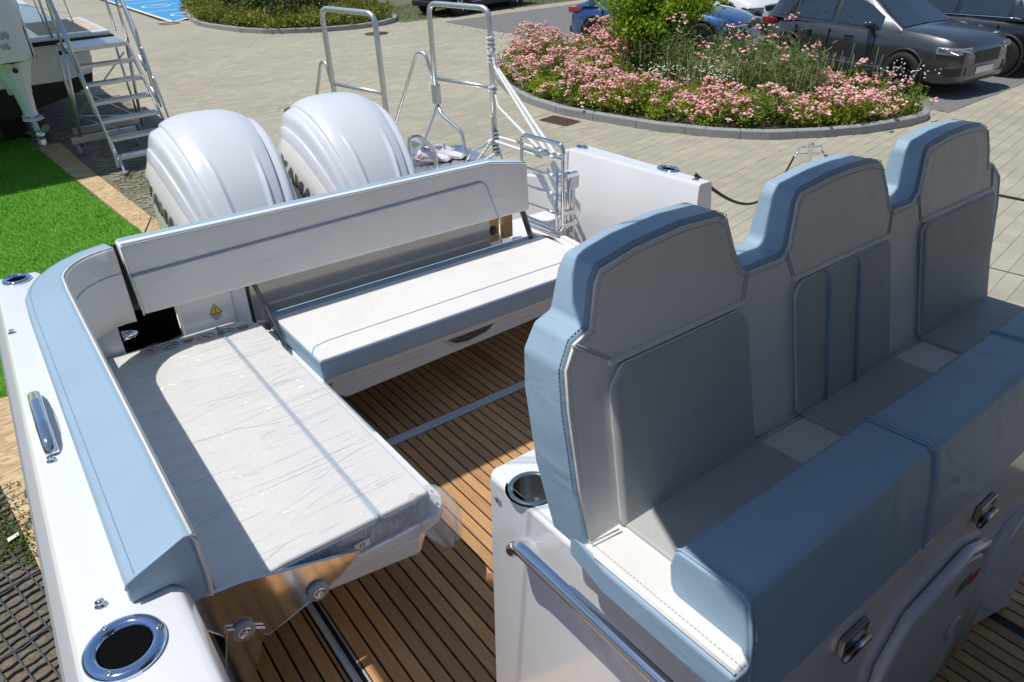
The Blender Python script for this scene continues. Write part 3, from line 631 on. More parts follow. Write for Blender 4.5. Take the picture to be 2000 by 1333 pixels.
# --- starboard lounge shell (the wrapped cushion lies on it) with its hinge arm
def rrect(x0, x1, y0, y1, rs, n=7):
    """corner radii: (x0y0, x1y0, x1y1, x0y1)"""
    out = []
    for (cx, cy, a0, r) in ((x0, y0, math.pi, rs[0]), (x1, y0, 1.5*math.pi, rs[1]), (x1, y1, 0, rs[2]), (x0, y1, math.pi/2, rs[3])):
        qx = cx+(r if cx == x0 else -r); qy = cy+(r if cy == y0 else -r)
        for k in range(n+1): a = a0+math.pi/2*k/n; out.append((qx+r*math.cos(a), qy+r*math.sin(a)))
    return out
shell = prism('lounge_shell', rrect(0.12, 0.835, 1.455, 3.02, (0.01, 0.10, 0.06, 0.01)), 2, 0.305, 0.345, gel, boat, bevel=0.008, seg=3)
prism('shell_flange', [(0.35, 1.50), (0.70, 1.45), (0.80, 1.56), (0.80, 2.95), (0.35, 2.95)], 2, 0.235, 0.306, gel, shell, bevel=0.012, seg=3)
for (x, y) in ((0.818, 1.56), (0.80, 1.50)): disc_screw('screw', (x, y, 0.345), 0.006, shell)
arm = prism('hinge_arm', [(0.075, 0.495), (0.20, 0.475), (0.37, 0.425), (0.51, 0.385), (0.505, 0.375), (0.44, 0.33), (0.30, 0.285), (0.20, 0.26), (0.12, 0.33), (0.078, 0.39)], 1, 1.435, 1.444, mat('polished_steel_plate', (0.70, 0.68, 0.67), 0.13, metal=1, bump=0.25, bscale=5, bdist=0.006), boat, bevel=0.002)
prism('hinge_arm', [(0.125, 0.36), (0.175, 0.33), (0.215, 0.30), (0.12, 0.05), (0.085, 0.02), (0.06, 0.09)], 1, 1.424, 1.433, MT['polished_steel_plate'], boat, bevel=0.002)
tube('arm_edge', [(x, 1.434, z) for x, z in ((0.075, 0.495), (0.20, 0.475), (0.37, 0.425), (0.51, 0.385), (0.505, 0.375), (0.44, 0.33), (0.30, 0.285), (0.22, 0.262), (0.16, 0.30), (0.12, 0.33), (0.078, 0.39))], 0.0016, steel, arm, cyc=True, n=6)
for (x, z) in ((0.368, 0.326), (0.163, 0.325)):
    b_ = lathe('pivot_bolt', [(0.030, 0), (0.030, -0.010), (0.027, -0.013), (0.019, -0.013)], (x, 1.434, z), mat('grey_plastic_washer', (0.36, 0.42, 0.47), 0.4), boat, ax=1, n=28)
    lathe('bolt_head', [(0.0185, -0.012), (0.0185, -0.0165), (0.012, -0.018), (0.012, -0.014), (0.0001, -0.014)], (x, 1.434, z), steel, b_, ax=1, n=24)
    lathe('bolt_core', [(0.009, -0.014), (0.009, -0.020), (0.005, -0.021), (0.004, -0.018), (0.0001, -0.018)], (x, 1.434, z), steel, b_, ax=1, n=12)

# --- aft bench shell
bs = prism('bench_shell', rrect(0.83, 2.42, 2.44, 3.02, (0.02, 0.02, 0.02, 0.02)), 2, 0.30, 0.345, gel, boat, bevel=0.008, seg=3)
prism('bench_front', [(0.88, 0.30), (2.20, 0.30), (2.12, 0.255), (2.06, 0.235), (0.93, 0.20), (0.86, 0.25)], 1, 2.455, 2.49, gel, bs, bevel=0.006)
boxes('relief_line', [(0.98, 1.38, 2.4535, 2.455, 0.268, 0.271), (1.75, 2.04, 2.4535, 2.455, 0.262, 0.265)], gelg, bs)
hp = [(1.45, 0.292), (1.70, 0.292), (1.66, 0.272), (1.58, 0.257), (1.50, 0.262)]
h = prism('recessed_handle', hp, 1, 2.450, 2.4545, mat('dark_recess', (0.09, 0.085, 0.08), 0.3), bs, bevel=0)
tube('handle_rim', fillet([(1.43, 2.449, 0.295), (1.47, 2.447, 0.268), (1.55, 2.446, 0.255), (1.66, 2.447, 0.268), (1.715, 2.449, 0.293)], 0.05), 0.0045, steel, bs)
box('bench_leg', 0.95, 2.0, 2.80, 2.86, 0.0, 0.30, gelg, boat, bevel=0.006)

# --- stainless gate between bench and port side
SG = 0.0125
def gate():
    x = 2.50; ya, yb = 3.225, 2.865
    t = tube('gate_loop', fillet([(x, ya, 0.45), (x, ya, 0.935), (x, yb, 0.935), (x, yb, 0.45)], 0.05, cyc=True, n=8), SG, steel, boat, cyc=True, n=12)
    for z in (0.855, 0.752, 0.648, 0.542): tube('gate_rail', [(x, ya, z), (x, yb, z)], 0.0085, steel, t)
    tube('lower_loop', fillet([(x-0.02, ya-0.03, 0.545), (x-0.02, ya-0.03, 0.437), (x-0.02, yb+0.03, 0.437), (x-0.02, yb+0.03, 0.80)], 0.05), 0.008, steel, t)
    tube('hinge_post', [(x+0.028, yb-0.012, 0.42), (x+0.028, yb-0.012, 0.79)], 0.010, steel, t); tube('hinge_post', [(x+0.055, yb-0.012, 0.44), (x+0.055, yb-0.012, 0.78)], 0.007, steel, t)
    for z in (0.49, 0.56, 0.77): box('hinge_block', x+0.005, x+0.09, yb-0.026, yb+0.004, z-0.013, z+0.013, steel, t, bevel=0.004)
    prism('post_moulding', [(x+0.03, 2.84), (x+0.12, 2.86), (x+0.13, 2.95), (x+0.05, 2.97)], 2, 0.68, 0.765, gel, boat, bevel=0.015, seg=3)
    prism('post_moulding', [(x+0.035, 2.87), (x+0.11, 2.88), (x+0.12, 2.95), (x+0.05, 2.96)], 2, 0.40, 0.68, gel, boat, bevel=0.012, seg=3)
gate()
tube('stern_handrail', fillet([(2.065, 3.76, 0.1), (2.065, 3.76, 0.895), (2.13, 3.75, 0.895), (2.225, 3.74, 0.80), (2.235, 3.74, 0.1)], 0.04, n=8), 0.0125, steel, boat)

# --- helm console under the triple seat
def con_sh(c, t):
    if c[0] < 1.0: c[0] -= (0.80-t)*0.022
    return c
con = prism('helm_console', [(0.704, 1.05), (0.72, 1.075), (2.12, 1.075), (2.14, 1.05), (2.14, 0.30), (1.90, 0.352), (0.705, 0.352)], 2, 0.0, 0.80, gel, boat, bevel=0.028, seg=4, shear=con_sh)
box('cabinet_top', 1.0, 2.0, 1.075, 1.22, 0.62, 0.74, gel, con, bevel=0.02, seg=3)
disc_screw('side_stud', (0.697, 1.02, 0.755), 0.010, con, ax=0)
cup = lathe('cup_holder', [(0.058, -0.001), (0.0565, 0.002), (0.053, 0.0035), (0.049, 0.0035), (0.0458, 0.001), (0.0435, -0.01), (0.041, -0.085), (0.036, -0.095), (0.030, -0.094), (0.029, -0.090), (0.012, -0.089), (0.011, -0.093), (0.0001, -0.093)], (0.752, 0.955, 0.8005), mat('brushed_steel', (0.62, 0.61, 0.58), 0.16, metal=1), con, n=44, cap0=False)
cup.modifiers.new('split', 'EDGE_SPLIT').split_angle = R(28)
# real hole in the console top for the cup
cut = lathe('cup_hole', [(0.0465, 0.03), (0.0465, -0.12)], (0.752, 0.955, 0.80), gel, con, n=44, smooth=False)
bpy.context.view_layer.update()
bm_ = con.modifiers.new('cup', 'BOOLEAN'); bm_.object = cut; bm_.operation = 'DIFFERENCE'; bm_.solver = 'EXACT'
con.modifiers.move(1, 0)
dg = bpy.context.evaluated_depsgraph_get(); me = bpy.data.meshes.new_from_object(con.evaluated_get(dg)); con.modifiers.clear(); con.data = me
bpy.data.objects.remove(cut)
# front face of the console with locker door
door = prism('locker_door', [(1.28, 0.02), (1.27, 0.42), (1.33, 0.52), (1.58, 0.545), (1.69, 0.50), (1.74, 0.40), (1.72, 0.02)], 1, 0.325, 0.351, gelg, con, bevel=0.008, seg=3)
tube('door_gasket', [(1.255, 0.336, 0.02), (1.243, 0.336, 0.43), (1.315, 0.336, 0.54), (1.585, 0.336, 0.567), (1.715, 0.336, 0.515), (1.765, 0.336, 0.40), (1.75, 0.336, 0.02)], 0.0135, gel, con)
lathe('door_latch', [(0.034, 0), (0.034, -0.006), (0.028, -0.009), (0.024, -0.004), (0.001, -0.004)], (1.655, 0.325, 0.26), gelg, con, ax=1, n=28)
box('door_label', 1.57, 1.64, 0.3235, 0.3248, 0.43, 0.47, mat('grey_label', (0.16, 0.18, 0.16), 0.5), con, bevel=0); box('door_label', 1.645, 1.70, 0.3235, 0.3248, 0.42, 0.445, mat('red_label', (0.45, 0.03, 0.03), 0.5), con, bevel=0)
tube('console_edge', fillet([(1.86, 0.34, 0.0), (1.84, 0.34, 0.30), (1.88, 0.34, 0.42), (2.02, 0.34, 0.50), (2.12, 0.33, 0.60)], 0.08, n=8), 0.02, gel, con)
for x in (1.05, 1.62):
    hh = box('hinge', x-0.045, x+0.045, 0.338, 0.351, 0.655, 0.70, mat('dark_chrome', (0.35, 0.35, 0.36), 0.2, metal=1), con, bevel=0.003)
    tube('hinge_pin', [(x-0.045, 0.333, 0.655), (x+0.045, 0.333, 0.655)], 0.007, MT['dark_chrome'], hh)

# grab rail on the console side
rail = tube('grab_rail', fillet([(0.70, 0.915, 0.675), (0.652, 0.905, 0.715), (0.640, 0.865, 0.765), (0.642, 0.62, 0.762), (0.646, 0.34, 0.757), (0.648, 0.28, 0.745), (0.70, 0.25, 0.70)], 0.05, n=8), 0.0165, steel, boat, n=16)
lathe('rail_foot', [(0.027, 0), (0.026, -0.006), (0.018, -0.012)], (0.700, 0.915, 0.677), steel, rail, ax=0, n=20)

# --- triple helm seat
seat = prism('helm_seat', [(0.625, 0.335), (0.622, 0.60), (0.640, 0.71), (2.20, 0.71), (2.218, 0.60), (2.215, 0.39), (0.70, 0.39), (0.665, 0.335)], 2, 0.868, 0.930, blue, boat, bevel=0.010, seg=3)
base_top = prism('seat_border', [(0.634, 0.34), (0.632, 0.66), (2.208, 0.66), (2.206, 0.395), (0.70, 0.395), (0.662, 0.34)], 2, 0.924, 0.936, cream, seat, bevel=0.006, seg=3)
for (a, b_) in ((0.718, 1.112), (1.262, 1.650), (1.798, 2.185)):
    c = prism('seat_cushion', rrect(a, b_, 0.40, 0.672, (0.01, 0.01, 0.03, 0.03)), 2, 0.934, 0.945, creamd, seat, bevel=0.006, seg=3)
stitches('stitching', [(0.6455, 0.34, 0.9365), (0.644, 0.655, 0.9365)], seat); stitches('stitching', [(0.626, 0.34, 0.923), (0.6245, 0.62, 0.923)], seat, m=pipe_b)
tube('piping', [(0.632, 0.34, 0.932), (0.630, 0.63, 0.932), (0.650, 0.668, 0.935)], 0.003, cream, seat)
def sh(c, t):
    # t is the y of the face at z = 0.92; the back leans aft as it rises, and is fuller lower down
    c[1] = t + (c[2]-0.92)*(0.14 if t < 0.7 else 0.10) + (0 if t < 0.7 else 0.018*math.sin(max(0, min(1, (c[2]-0.9)/0.5))*math.pi)); return c
out = [(0.640, 0.90), (0.622, 1.05), (0.614, 1.20), (0.616, 1.275), (0.640, 1.318), (0.674, 1.330), (0.690, 1.398), (0.706, 1.422), (0.790, 1.438), (0.902, 1.446), (0.996, 1.442), (1.026, 1.428), (1.050, 1.36), (1.068, 1.325), (1.085, 1.317),
       (1.190, 1.317), (1.204, 1.330), (1.226, 1.412), (1.243, 1.432), (1.34, 1.443), (1.42, 1.446), (1.505, 1.443), (1.553, 1.430), (1.586, 1.37), (1.602, 1.33), (1.618, 1.318)]
outm = [(2.84-x, z) for x, z in out[:15]][::-1]
poly = out + [(1.70, 1.318)] + [(1.722, 1.332), (1.740, 1.412), (1.756, 1.432), (1.85, 1.444), (1.945, 1.446), (2.03, 1.440), (2.072, 1.424), (2.096, 1.37), (2.106, 1.33), (2.148, 1.318), (2.190, 1.285), (2.205, 1.20), (2.205, 1.05), (2.20, 0.90)]
body = prism('seat_backs', poly, 1, 0.6605, 0.757, blue, seat, bevel=0.008, seg=4, shear=sh, ang=24)
OFFY = 0.66
def slab(name, pl, d0, d1, m, bevel=0.006, seg=3, par=None):
    """a padded panel on the sloping front of the backs; d: distance from the front plane, towards the bow"""
    def s2(c, t): c[1] = OFFY + (c[2]-0.92)*0.14 - t; return c
    return prism(name, pl, 1, d0, d1, m, seat, bevel=bevel, seg=seg, shear=s2)
def inset_poly(pl, d):
    n = len(pl); out = []
    ar = sum(pl[i][0]*pl[(i+1) % n][1]-pl[(i+1) % n][0]*pl[i][1] for i in range(n))
    sg = 1 if ar > 0 else -1
    for i in range(n):
        a = Vector(pl[i-1]); b = Vector(pl[i]); c = Vector(pl[(i+1) % n]); u = (b-a).normalized(); v = (c-b).normalized()
        n1 = Vector((-u.y, u.x))*sg; n2 = Vector((-v.y, v.x))*sg; h = (n1+n2); h = h/max(0.5, h.dot(h)/1.0)*1.0
        k = n1+n2; k = k/(1+n1.dot(n2)); out.append((b.x+k.x*d, b.y+k.y*d))
    return out
front = inset_poly(poly, 0.009)
slab('front_face', front, -0.003, 0.0045, cream, bevel=0.003)
def front_y(z, d=0.0): return OFFY+(z-0.92)*0.14-d
def fline(pl, d, close=False): return [(x, front_y(z, d), z) for x, z in pl]
fe = inset_poly(poly, 0.0095)
tube('face_piping', fline(fe, 0.0035), 0.0022, cream, seat)
stitches('stitching', fline(inset_poly(poly, 0.017)[1:], 0.0048), seat)
stitches('stitching', [(x, front_y(z)+0.004, z) for x, z in inset_poly(poly, -0.0008)[1:-1]], seat, m=pipe_b)
pan_polys = [[(0.712, 0.935), (1.100, 0.935), (1.068, 1.215), (1.050, 1.250), (0.735, 1.250), (0.706, 1.215)], [(1.252, 0.940), (1.640, 0.935), (1.590, 1.252), (1.245, 1.250), (1.225, 1.225)], [(1.795, 0.94), (2.190, 0.93), (2.130, 1.255), (1.770, 1.255), (1.745, 1.235)]]
for i, pl in enumerate(pan_polys):
    slab('back_panel', pl, 0.0, 0.022 if i != 2 else 0.020, creamd, bevel=0.012, seg=4)
    tube('panel_piping', fillet(fline(inset_poly(pl, 0.002), 0.012), 0.02, cyc=True), 0.0026, cream, seat, cyc=True)
for xa, xb in ((1.336, 1.348), (1.452, 1.470)):
    tube('blue_seam', [(xb, front_y(0.945, 0.0235), 0.945), ((xa+xb)/2, front_y(1.10, 0.0245), 1.10), (xa, front_y(1.235, 0.0235), 1.235), (xa-0.01, front_y(1.25, 0.014), 1.25)], 0.0042, pipe_b, seat)
for s, e in (((0.640, 1.312), (0.712, 1.262)), ((1.076, 1.322), (1.063, 1.262)), ((1.196, 1.320), (1.224, 1.262)), ((1.606, 1.322), (1.597, 1.262)), ((1.722, 1.322), (1.744, 1.262)), ((2.118, 1.32), (2.132, 1.262))):
    for dx in (0, 0.008): tube('seam', [(s[0]+dx, front_y(s[1], 0.0048), s[1]), (e[0]+dx, front_y(e[1], 0.0048), e[1])], 0.0013, thread, seat)
for a_, b_ in ((0.712, 1.066), (1.228, 1.596), (1.748, 2.132)):
    slab('headrest_lip', [(a_, 1.251), (b_, 1.251), (b_, 1.262), (a_, 1.262)], -0.002, 0.012, cream, bevel=0.0045, seg=4)
for xs in ((0.64, 0.705), (1.112, 1.262), (1.65, 1.798)):
    for dy in (0, 0.008): tube('seam', [(xs[0], 0.655-dy, 0.9372), (xs[1], 0.648-dy, 0.9372)], 0.0014, thread, seat)
# flip-up bolsters at the front edge of the seat
for (a, b_) in ((0.672, 1.224), (1.230, 1.782), (1.788, 2.20)):
    def bshear(c, t): return c
    prof = [(0.500, 0.945), (0.506, 0.985), (0.500, 1.018), (0.492, 1.026), (0.380, 1.030), (0.366, 1.022), (0.352, 0.96), (0.334, 0.800), (0.346, 0.785), (0.385, 0.835), (0.45, 0.905)]
    bl = prism('front_bolster', prof, 0, a, b_, blue, seat, bevel=0.012, seg=4, ang=20)
    ep = [(a+0.004 if True else a, y, z) for y, z in prof]
    tube('bolster_piping', [(a+0.006, y, z) for y, z in ((0.500, 1.0205), (0.490, 1.0275), (0.380, 1.0315), (0.364, 1.022), (0.350, 0.96), (0.333, 0.80))], 0.0030, blue, seat)
    stitches('stitching', [(a+0.016, y, z) for y, z in ((0.490, 1.0285), (0.380, 1.0325), (0.3625, 1.022), (0.3485, 0.96), (0.332, 0.81))], seat, m=pipe_b)
for x in (0.73, 1.0, 1.25, 1.30): prism('webbing_tab', [(0.343, 0.765), (0.348, 0.80), (0.354, 0.80), (0.349, 0.762)], 0, x-0.02, x+0.02, cream, seat, bevel=0.001)

# hardtop above the helm (just out of the frame) and two added shade panels: they cast the shade on the seats and the sole
roof = prism('hardtop', [(1.2, 0.875), (0.60, 0.885), (0.45, 0.885), (0.375, 0.865), (0.326, 0.80), (0.272, 0.68), (0.242, 0.54), (0.225, 0.3), (0.20, -2.4), (2.62, -2.4), (2.60, 0.5), (2.5, 0.875)], 2, 2.20, 2.26, mat('grey_hardtop', (0.24, 0.25, 0.27), 0.5), boat, bevel=0.004)
for x, y in ((2.40, 0.2), (2.40, -1.6), (0.40, -1.6)): tube('hardtop_post', [(x, y, 0.0), (x, y, 2.2)], 0.03, gel, roof)
aw = box('aft_shade_panel', 0.13, 1.95, 2.215, 2.66, 2.27, 2.285, blue, boat, bevel=0.002)  # unseen panel, added only to cast the shade on the aft sole
tube('shade_panel_arm', [(1.75, 0.85, 2.23), (1.75, 2.63, 2.262)], 0.015, steel, aw)
aw2 = box('side_shade_panel', -0.365, 0.105, 1.375, 1.715, 2.27, 2.285, blue, boat, bevel=0.002)  # second unseen panel, added to shade the sole ahead of the lounge
for p in ((-0.36, 1.38), (-0.36, 1.71), (0.10, 1.38), (0.10, 1.71)): tube('shade_panel_cable', [(p[0], p[1], 2.275), (0.9, 0.7, 2.55)], 0.0025, steel, aw2, n=5)
tube('shade_panel_mast', [(0.9, 0.7, 2.25), (0.9, 0.7, 2.56)], 0.02, steel, roof)  # carries the cables of the added side panel
# dashboard and windscreen ahead of the seats, behind the camera's field of view
dash = prism('dashboard', [(-0.62, 0.0), (-0.62, 1.02), (-0.95, 1.22), (-1.35, 1.25), (-1.7, 0.9), (-1.7, 0.0)], 0, 0.55, 2.30, mat('dark_dashboard', (0.06, 0.065, 0.07), 0.5), boat, bevel=0.03, seg=3)
prism('windscreen', [(-1.25, 1.24), (-1.15, 1.24), (-0.95, 2.19), (-1.0, 2.2)], 0, 0.50, 2.35, mat('tinted_windscreen', (0.02, 0.03, 0.035), 0.08, coat=0.3), boat, bevel=0.004)
prism('foredeck', [(0.0, 0.0), (0.0, 0.75), (0.0, 0.80), (2.82, 0.80), (2.82, 0.0)], 1, -4.0, -1.75, gel, boat, bevel=0.02)

# ================================================================== loose cushions (things resting on the boat)
CU = 'seat cushions lying on the cockpit benches'
cushion = thing('seat_cushion', 'cream and light blue bench cushion, unwrapped, lying on the wide aft bench', 'cushion', at=(1.62, 2.7, 0.345), frame=BOAT, group=CU)
prism('blue_side', rrect(0.828, 2.405, 2.405, 3.005, (0.008, 0.008, 0.008, 0.03)), 2, 0.346, 0.425, blue, cushion, bevel=0.008, seg=3)
prism('cream_top', rrect(0.833, 2.400, 2.410, 2.925, (0.01, 0.01, 0.01, 0.02)), 2, 0.420, 0.4335, cream, cushion, bevel=0.006, seg=3)
tube('piping', fillet([(0.832, 2.93, 0.425), (0.832, 2.409, 0.425), (2.40, 2.409, 0.425), (2.40, 2.92, 0.425)], 0.01), 0.0028, blue, cushion)
tube('blue_seam', fillet([(0.832, 2.50, 0.4325), (0.86, 2.545, 0.4335), (0.93, 2.56, 0.434), (2.398, 2.555, 0.434)], 0.03), 0.0026, pipe_b, cushion)
stitches('stitching', [(0.95, 2.418, 0.4325), (2.39, 2.418, 0.4325)], cushion)

wc = thing('seat_cushion', 'cream side lounge cushion still wrapped in clear creased plastic film', 'cushion', at=(0.45, 2.2, 0.345), frame=BOAT, group=CU)
prism('blue_side', rrect(0.135, 0.768, 1.470, 3.012, (0.008, 0.02, 0.13, 0.02)), 2, 0.346, 0.424, blue, wc, bevel=0.010, seg=3)
prism('cream_top', rrect(0.139, 0.764, 1.474, 3.008, (0.01, 0.02, 0.13, 0.02)), 2, 0.418, 0.433, cream, wc, bevel=0.008, seg=4)
for dx, rr, mm in ((0, 0.0040, pipe_b), (-0.008, 0.0013, thread), (0.008, 0.0013, thread)):
    tube('blue_seam', [(0.600+dx, 3.0, 0.4335), (0.597+dx, 2.2, 0.434), (0.594+dx, 1.48, 0.4335), (0.594+dx, 1.469, 0.42)], rr, mm, wc)
film = bpy.data.materials.new('clear_plastic_film'); film.use_nodes = True; t = film.node_tree; t.nodes.clear()
o_ = t.nodes.new('ShaderNodeOutputMaterial'); tr = t.nodes.new('ShaderNodeBsdfTransparent'); gl = t.nodes.new('ShaderNodeBsdfGlossy'); mxs = t.nodes.new('ShaderNodeMixShader'); df = t.nodes.new('ShaderNodeBsdfDiffuse'); mx2 = t.nodes.new('ShaderNodeMixShader')
gl.inputs['Roughness'].default_value = 0.13; gl.inputs['Color'].default_value = (1, 1, 1, 1); df.inputs['Color'].default_value = (0.8, 0.8, 0.8, 1)
co = t.nodes.new('ShaderNodeTexCoord'); mp = t.nodes.new('ShaderNodeMapping'); mp.inputs['Scale'].default_value = (1.5, 10, 3); mp.inputs['Rotation'].default_value = (0, 0, R(-10)); t.links.new(co.outputs['Object'], mp.inputs[0])
n1 = t.nodes.new('ShaderNodeTexNoise'); n1.inputs['Scale'].default_value = 2.4; n1.inputs['Detail'].default_value = 7; n1.inputs['Roughness'].default_value = 0.62; n1.inputs['Distortion'].default_value = 0.6; t.links.new(mp.outputs[0], n1.inputs[0])
n1.inputs['Scale'].default_value = 1.5; n1.inputs['Detail'].default_value = 3.5; n1.inputs['Roughness'].default_value = 0.5; n1.inputs['Distortion'].default_value = 0.25
rg1 = t.nodes.new('ShaderNodeMath'); rg1.operation = 'SUBTRACT'; rg1.inputs[1].default_value = 0.5; t.links.new(n1.outputs[0], rg1.inputs[0])
rg2 = t.nodes.new('ShaderNodeMath'); rg2.operation = 'ABSOLUTE'; t.links.new(rg1.outputs[0], rg2.inputs[0])
rg3 = t.nodes.new('ShaderNodeMapRange'); rg3.inputs[1].default_value = 0.0; rg3.inputs[2].default_value = 0.016; rg3.inputs[3].default_value = 1.0; rg3.inputs[4].default_value = 0.0; t.links.new(rg2.outputs[0], rg3.inputs[0])
bp = t.nodes.new('ShaderNodeBump'); bp.inputs['Strength'].default_value = 1.0; bp.inputs['Distance'].default_value = 0.006; t.links.new(rg3.outputs[0], bp.inputs['Height'])
bp2 = t.nodes.new('ShaderNodeBump'); bp2.inputs['Strength'].default_value = 0.8; bp2.inputs['Distance'].default_value = 0.05; t.links.new(n1.outputs[0], bp2.inputs['Height']); t.links.new(bp.outputs[0], bp2.inputs['Normal']); t.links.new(bp2.outputs[0], gl.inputs['Normal']); t.links.new(bp.outputs[0], df.inputs['Normal'])
gl.inputs['Roughness'].default_value = 0.10
mxs.inputs[0].default_value = 0.10; t.links.new(tr.outputs[0], mxs.inputs[1]); t.links.new(gl.outputs[0], mxs.inputs[2])
df.inputs['Color'].default_value = (0.72, 0.73, 0.75, 1)
dfm = t.nodes.new('ShaderNodeMapRange'); dfm.inputs[3].default_value = 0.015; dfm.inputs[4].default_value = 0.035; t.links.new(rg3.outputs[0], dfm.inputs[0]); t.links.new(dfm.outputs[0], mx2.inputs[0])
t.links.new(mxs.outputs[0], mx2.inputs[1]); t.links.new(df.outputs[0], mx2.inputs[2]); t.links.new(mx2.outputs[0], o_.inputs[0])
# the film: a wrinkled skin a few millimetres off the cushion, gathered at the port forward corner
nx, ny = 60, 120; V = []; F = []
def wr(x, y):
    s = 0
    for k, (fx, fy, a, ph) in enumerate(((3, 55, 1, .3), (7, 90, .6, 1.7), (-5, 130, .5, 2.2), (11, 38, .8, 4.0), (-14, 210, .35, .9))):
        s += a*math.sin(fx*x*1.7+fy*y+ph+2.2*math.sin(3*x+2*y+k))
    return s
for j in range(ny+1):
    for i in range(nx+1):
        u = i/nx; v = j/ny; x = 0.134+0.637*u; y = 1.467+1.548*v
        e = min(1, u*14, (1-u)*14); e2 = min(1, v*30)
        z = 0.4362+0.0010*wr(x, y)*(0.5+0.6*max(0, 1-abs(v-0.1)*2)); V.append((x, y, max(z, 0.4345)))
for j in range(ny):
    for i in range(nx): a = j*(nx+1)+i; F.append((a, a+1, a+nx+2, a+nx+1))
def keep(x, y): return not (x > 0.638 and y > 2.882 and (x-0.638)**2+(y-2.882)**2 > 0.0185)
F = [f for f in F if all(keep(V[i][0], V[i][1]) for i in f)]
# front apron
n0 = len(V); nz = 8
for j in range(nz+1):
    for i in range(2*nx+1):
        u = i/(2*nx); s = j/nz; x = 0.134+0.637*u+0.02*s*max(0, u-0.8)*5; y = 1.464-0.004*abs(math.sin(u*60+3*math.sin(u*17)+s*2))-0.004*s-0.008*s*max(0, math.sin(u*25)); V.append((x, y, 0.4345-s*(0.088+0.008*math.sin(u*33))))
for j in range(nz):
    for i in range(2*nx): a = n0+j*(2*nx+1)+i; F.append((a, a+1, a+2*nx+2, a+2*nx+1))
finish('plastic_film', mdata('plastic_film', V, F), film, wc, smooth=True)
crease = bpy.data.materials.new('film_crease'); crease.use_nodes = True; t = crease.node_tree; t.nodes.clear()
o_ = t.nodes.new('ShaderNodeOutputMaterial'); tr = t.nodes.new('ShaderNodeBsdfTransparent'); pb = t.nodes.new('ShaderNodeBsdfPrincipled'); mxs = t.nodes.new('ShaderNodeMixShader')
pb.inputs['Base Color'].default_value = (0.75, 0.77, 0.8, 1); pb.inputs['Roughness'].default_value = 0.12; mxs.inputs[0].default_value = 0.30
t.links.new(tr.outputs[0], mxs.inputs[1]); t.links.new(pb.outputs[0], mxs.inputs[2]); t.links.new(mxs.outputs[0], o_.inputs[0])
V = []; F = []
for k in range(120):
    y = 1.52+1.44*rng.random(); L = 0.06+0.42*rng.random()**1.4; x = 0.76-0.55*rng.random() if k % 2 else 0.765; ang = math.pi+0.10*rng.normal()+0.16*(2.2-y)*0.6
    P = []; n_ = 12; wv = rng.normal()*0.25; wr_ = 0.0005+0.0011*rng.random()**2
    for i in range(n_+1):
        if not (0.15 < x < 0.768 and 1.485 < y < 2.99): break
        P.append((x, y, 0.4358)); x += math.cos(ang)*L/n_; y += math.sin(ang)*L/n_; ang += wv/n_+rng.normal()*0.03
    if len(P) < 4: continue
    rr_ = [wr_*(0.25+0.75*math.sin(math.pi*i/(len(P)-1))) for i in range(len(P))]
    v, f = tubev(P, rr_, 6); o = len(V); V += v; F += [tuple(i+o for i in q) for q in f]
for k in range(60):
    x = 0.16+0.60*rng.random(); s_ = rng.random()*0.3; P = [(x+0.006*math.sin(i*1.3+k)*0.4+s_*0.012*i, 1.4605-0.0012*(i % 2), 0.432-0.009*i) for i in range(int(3+6*rng.random()))]
    if len(P) > 2: v, f = tubev(P, 0.0009, 5); o = len(V); V += v; F += [tuple(i+o for i in q) for q in f]
finish('film_creases', recalc(mdata('film_creases', V, F)), crease, wc, smooth=True, kind='stuff')
# gathered bag end at the corner
rg = []
for k in range(9):
    s = k/8; c = Vector((0.745+0.045*s, 1.475-0.055*s, 0.428-0.17*s)); r = 0.050*(0.4+0.9*math.sin(math.pi*min(1, s*0.8+0.15)))
    rg.append([tuple(c+Vector((math.cos(a)*r*(1+0.25*math.sin(5*a+s*3)), math.sin(a)*r*(0.8+0.25*math.sin(7*a+2)), 0.012*math.sin(3*a+s*5)))) for a in np.linspace(0, 2*math.pi, 29)[:-1]])
loft('gathered_film', rg, crease, wc, smooth=True)
# printed marks on the film: knife and scissors with a warning line
def ring(c, r, m, nm, w_=0.0042):
    return tube(nm, [(c[0]+r*1.0*math.cos(a), c[1]+r*0.85*math.sin(a), 0.4415) for a in np.linspace(0, 2*math.pi, 33)[:-1]], w_*0.6, m, wc, cyc=True, n=5)
def strokes(c, segs, w_, m, nm, ang=0.0):
    v = []; f = []
    for (x0, y0, x1, y1) in segs:
        a = Vector((x0, y0, 0)); b = Vector((x1, y1, 0)); t_ = (b-a).normalized(); s_ = Vector((-t_.y, t_.x, 0))*w_/2; n = len(v)
        for zz in (0.4405, 0.4418):
            for q in (a+s_, a-s_, b-s_, b+s_): v.append((c[0]+q.x*math.cos(ang)-q.y*math.sin(ang), c[1]+q.x*math.sin(ang)+q.y*math.cos(ang), zz))
        f += [tuple(i+n for i in q) for q in BF]
    return finish(nm, mdata(nm, v, f), m, wc)
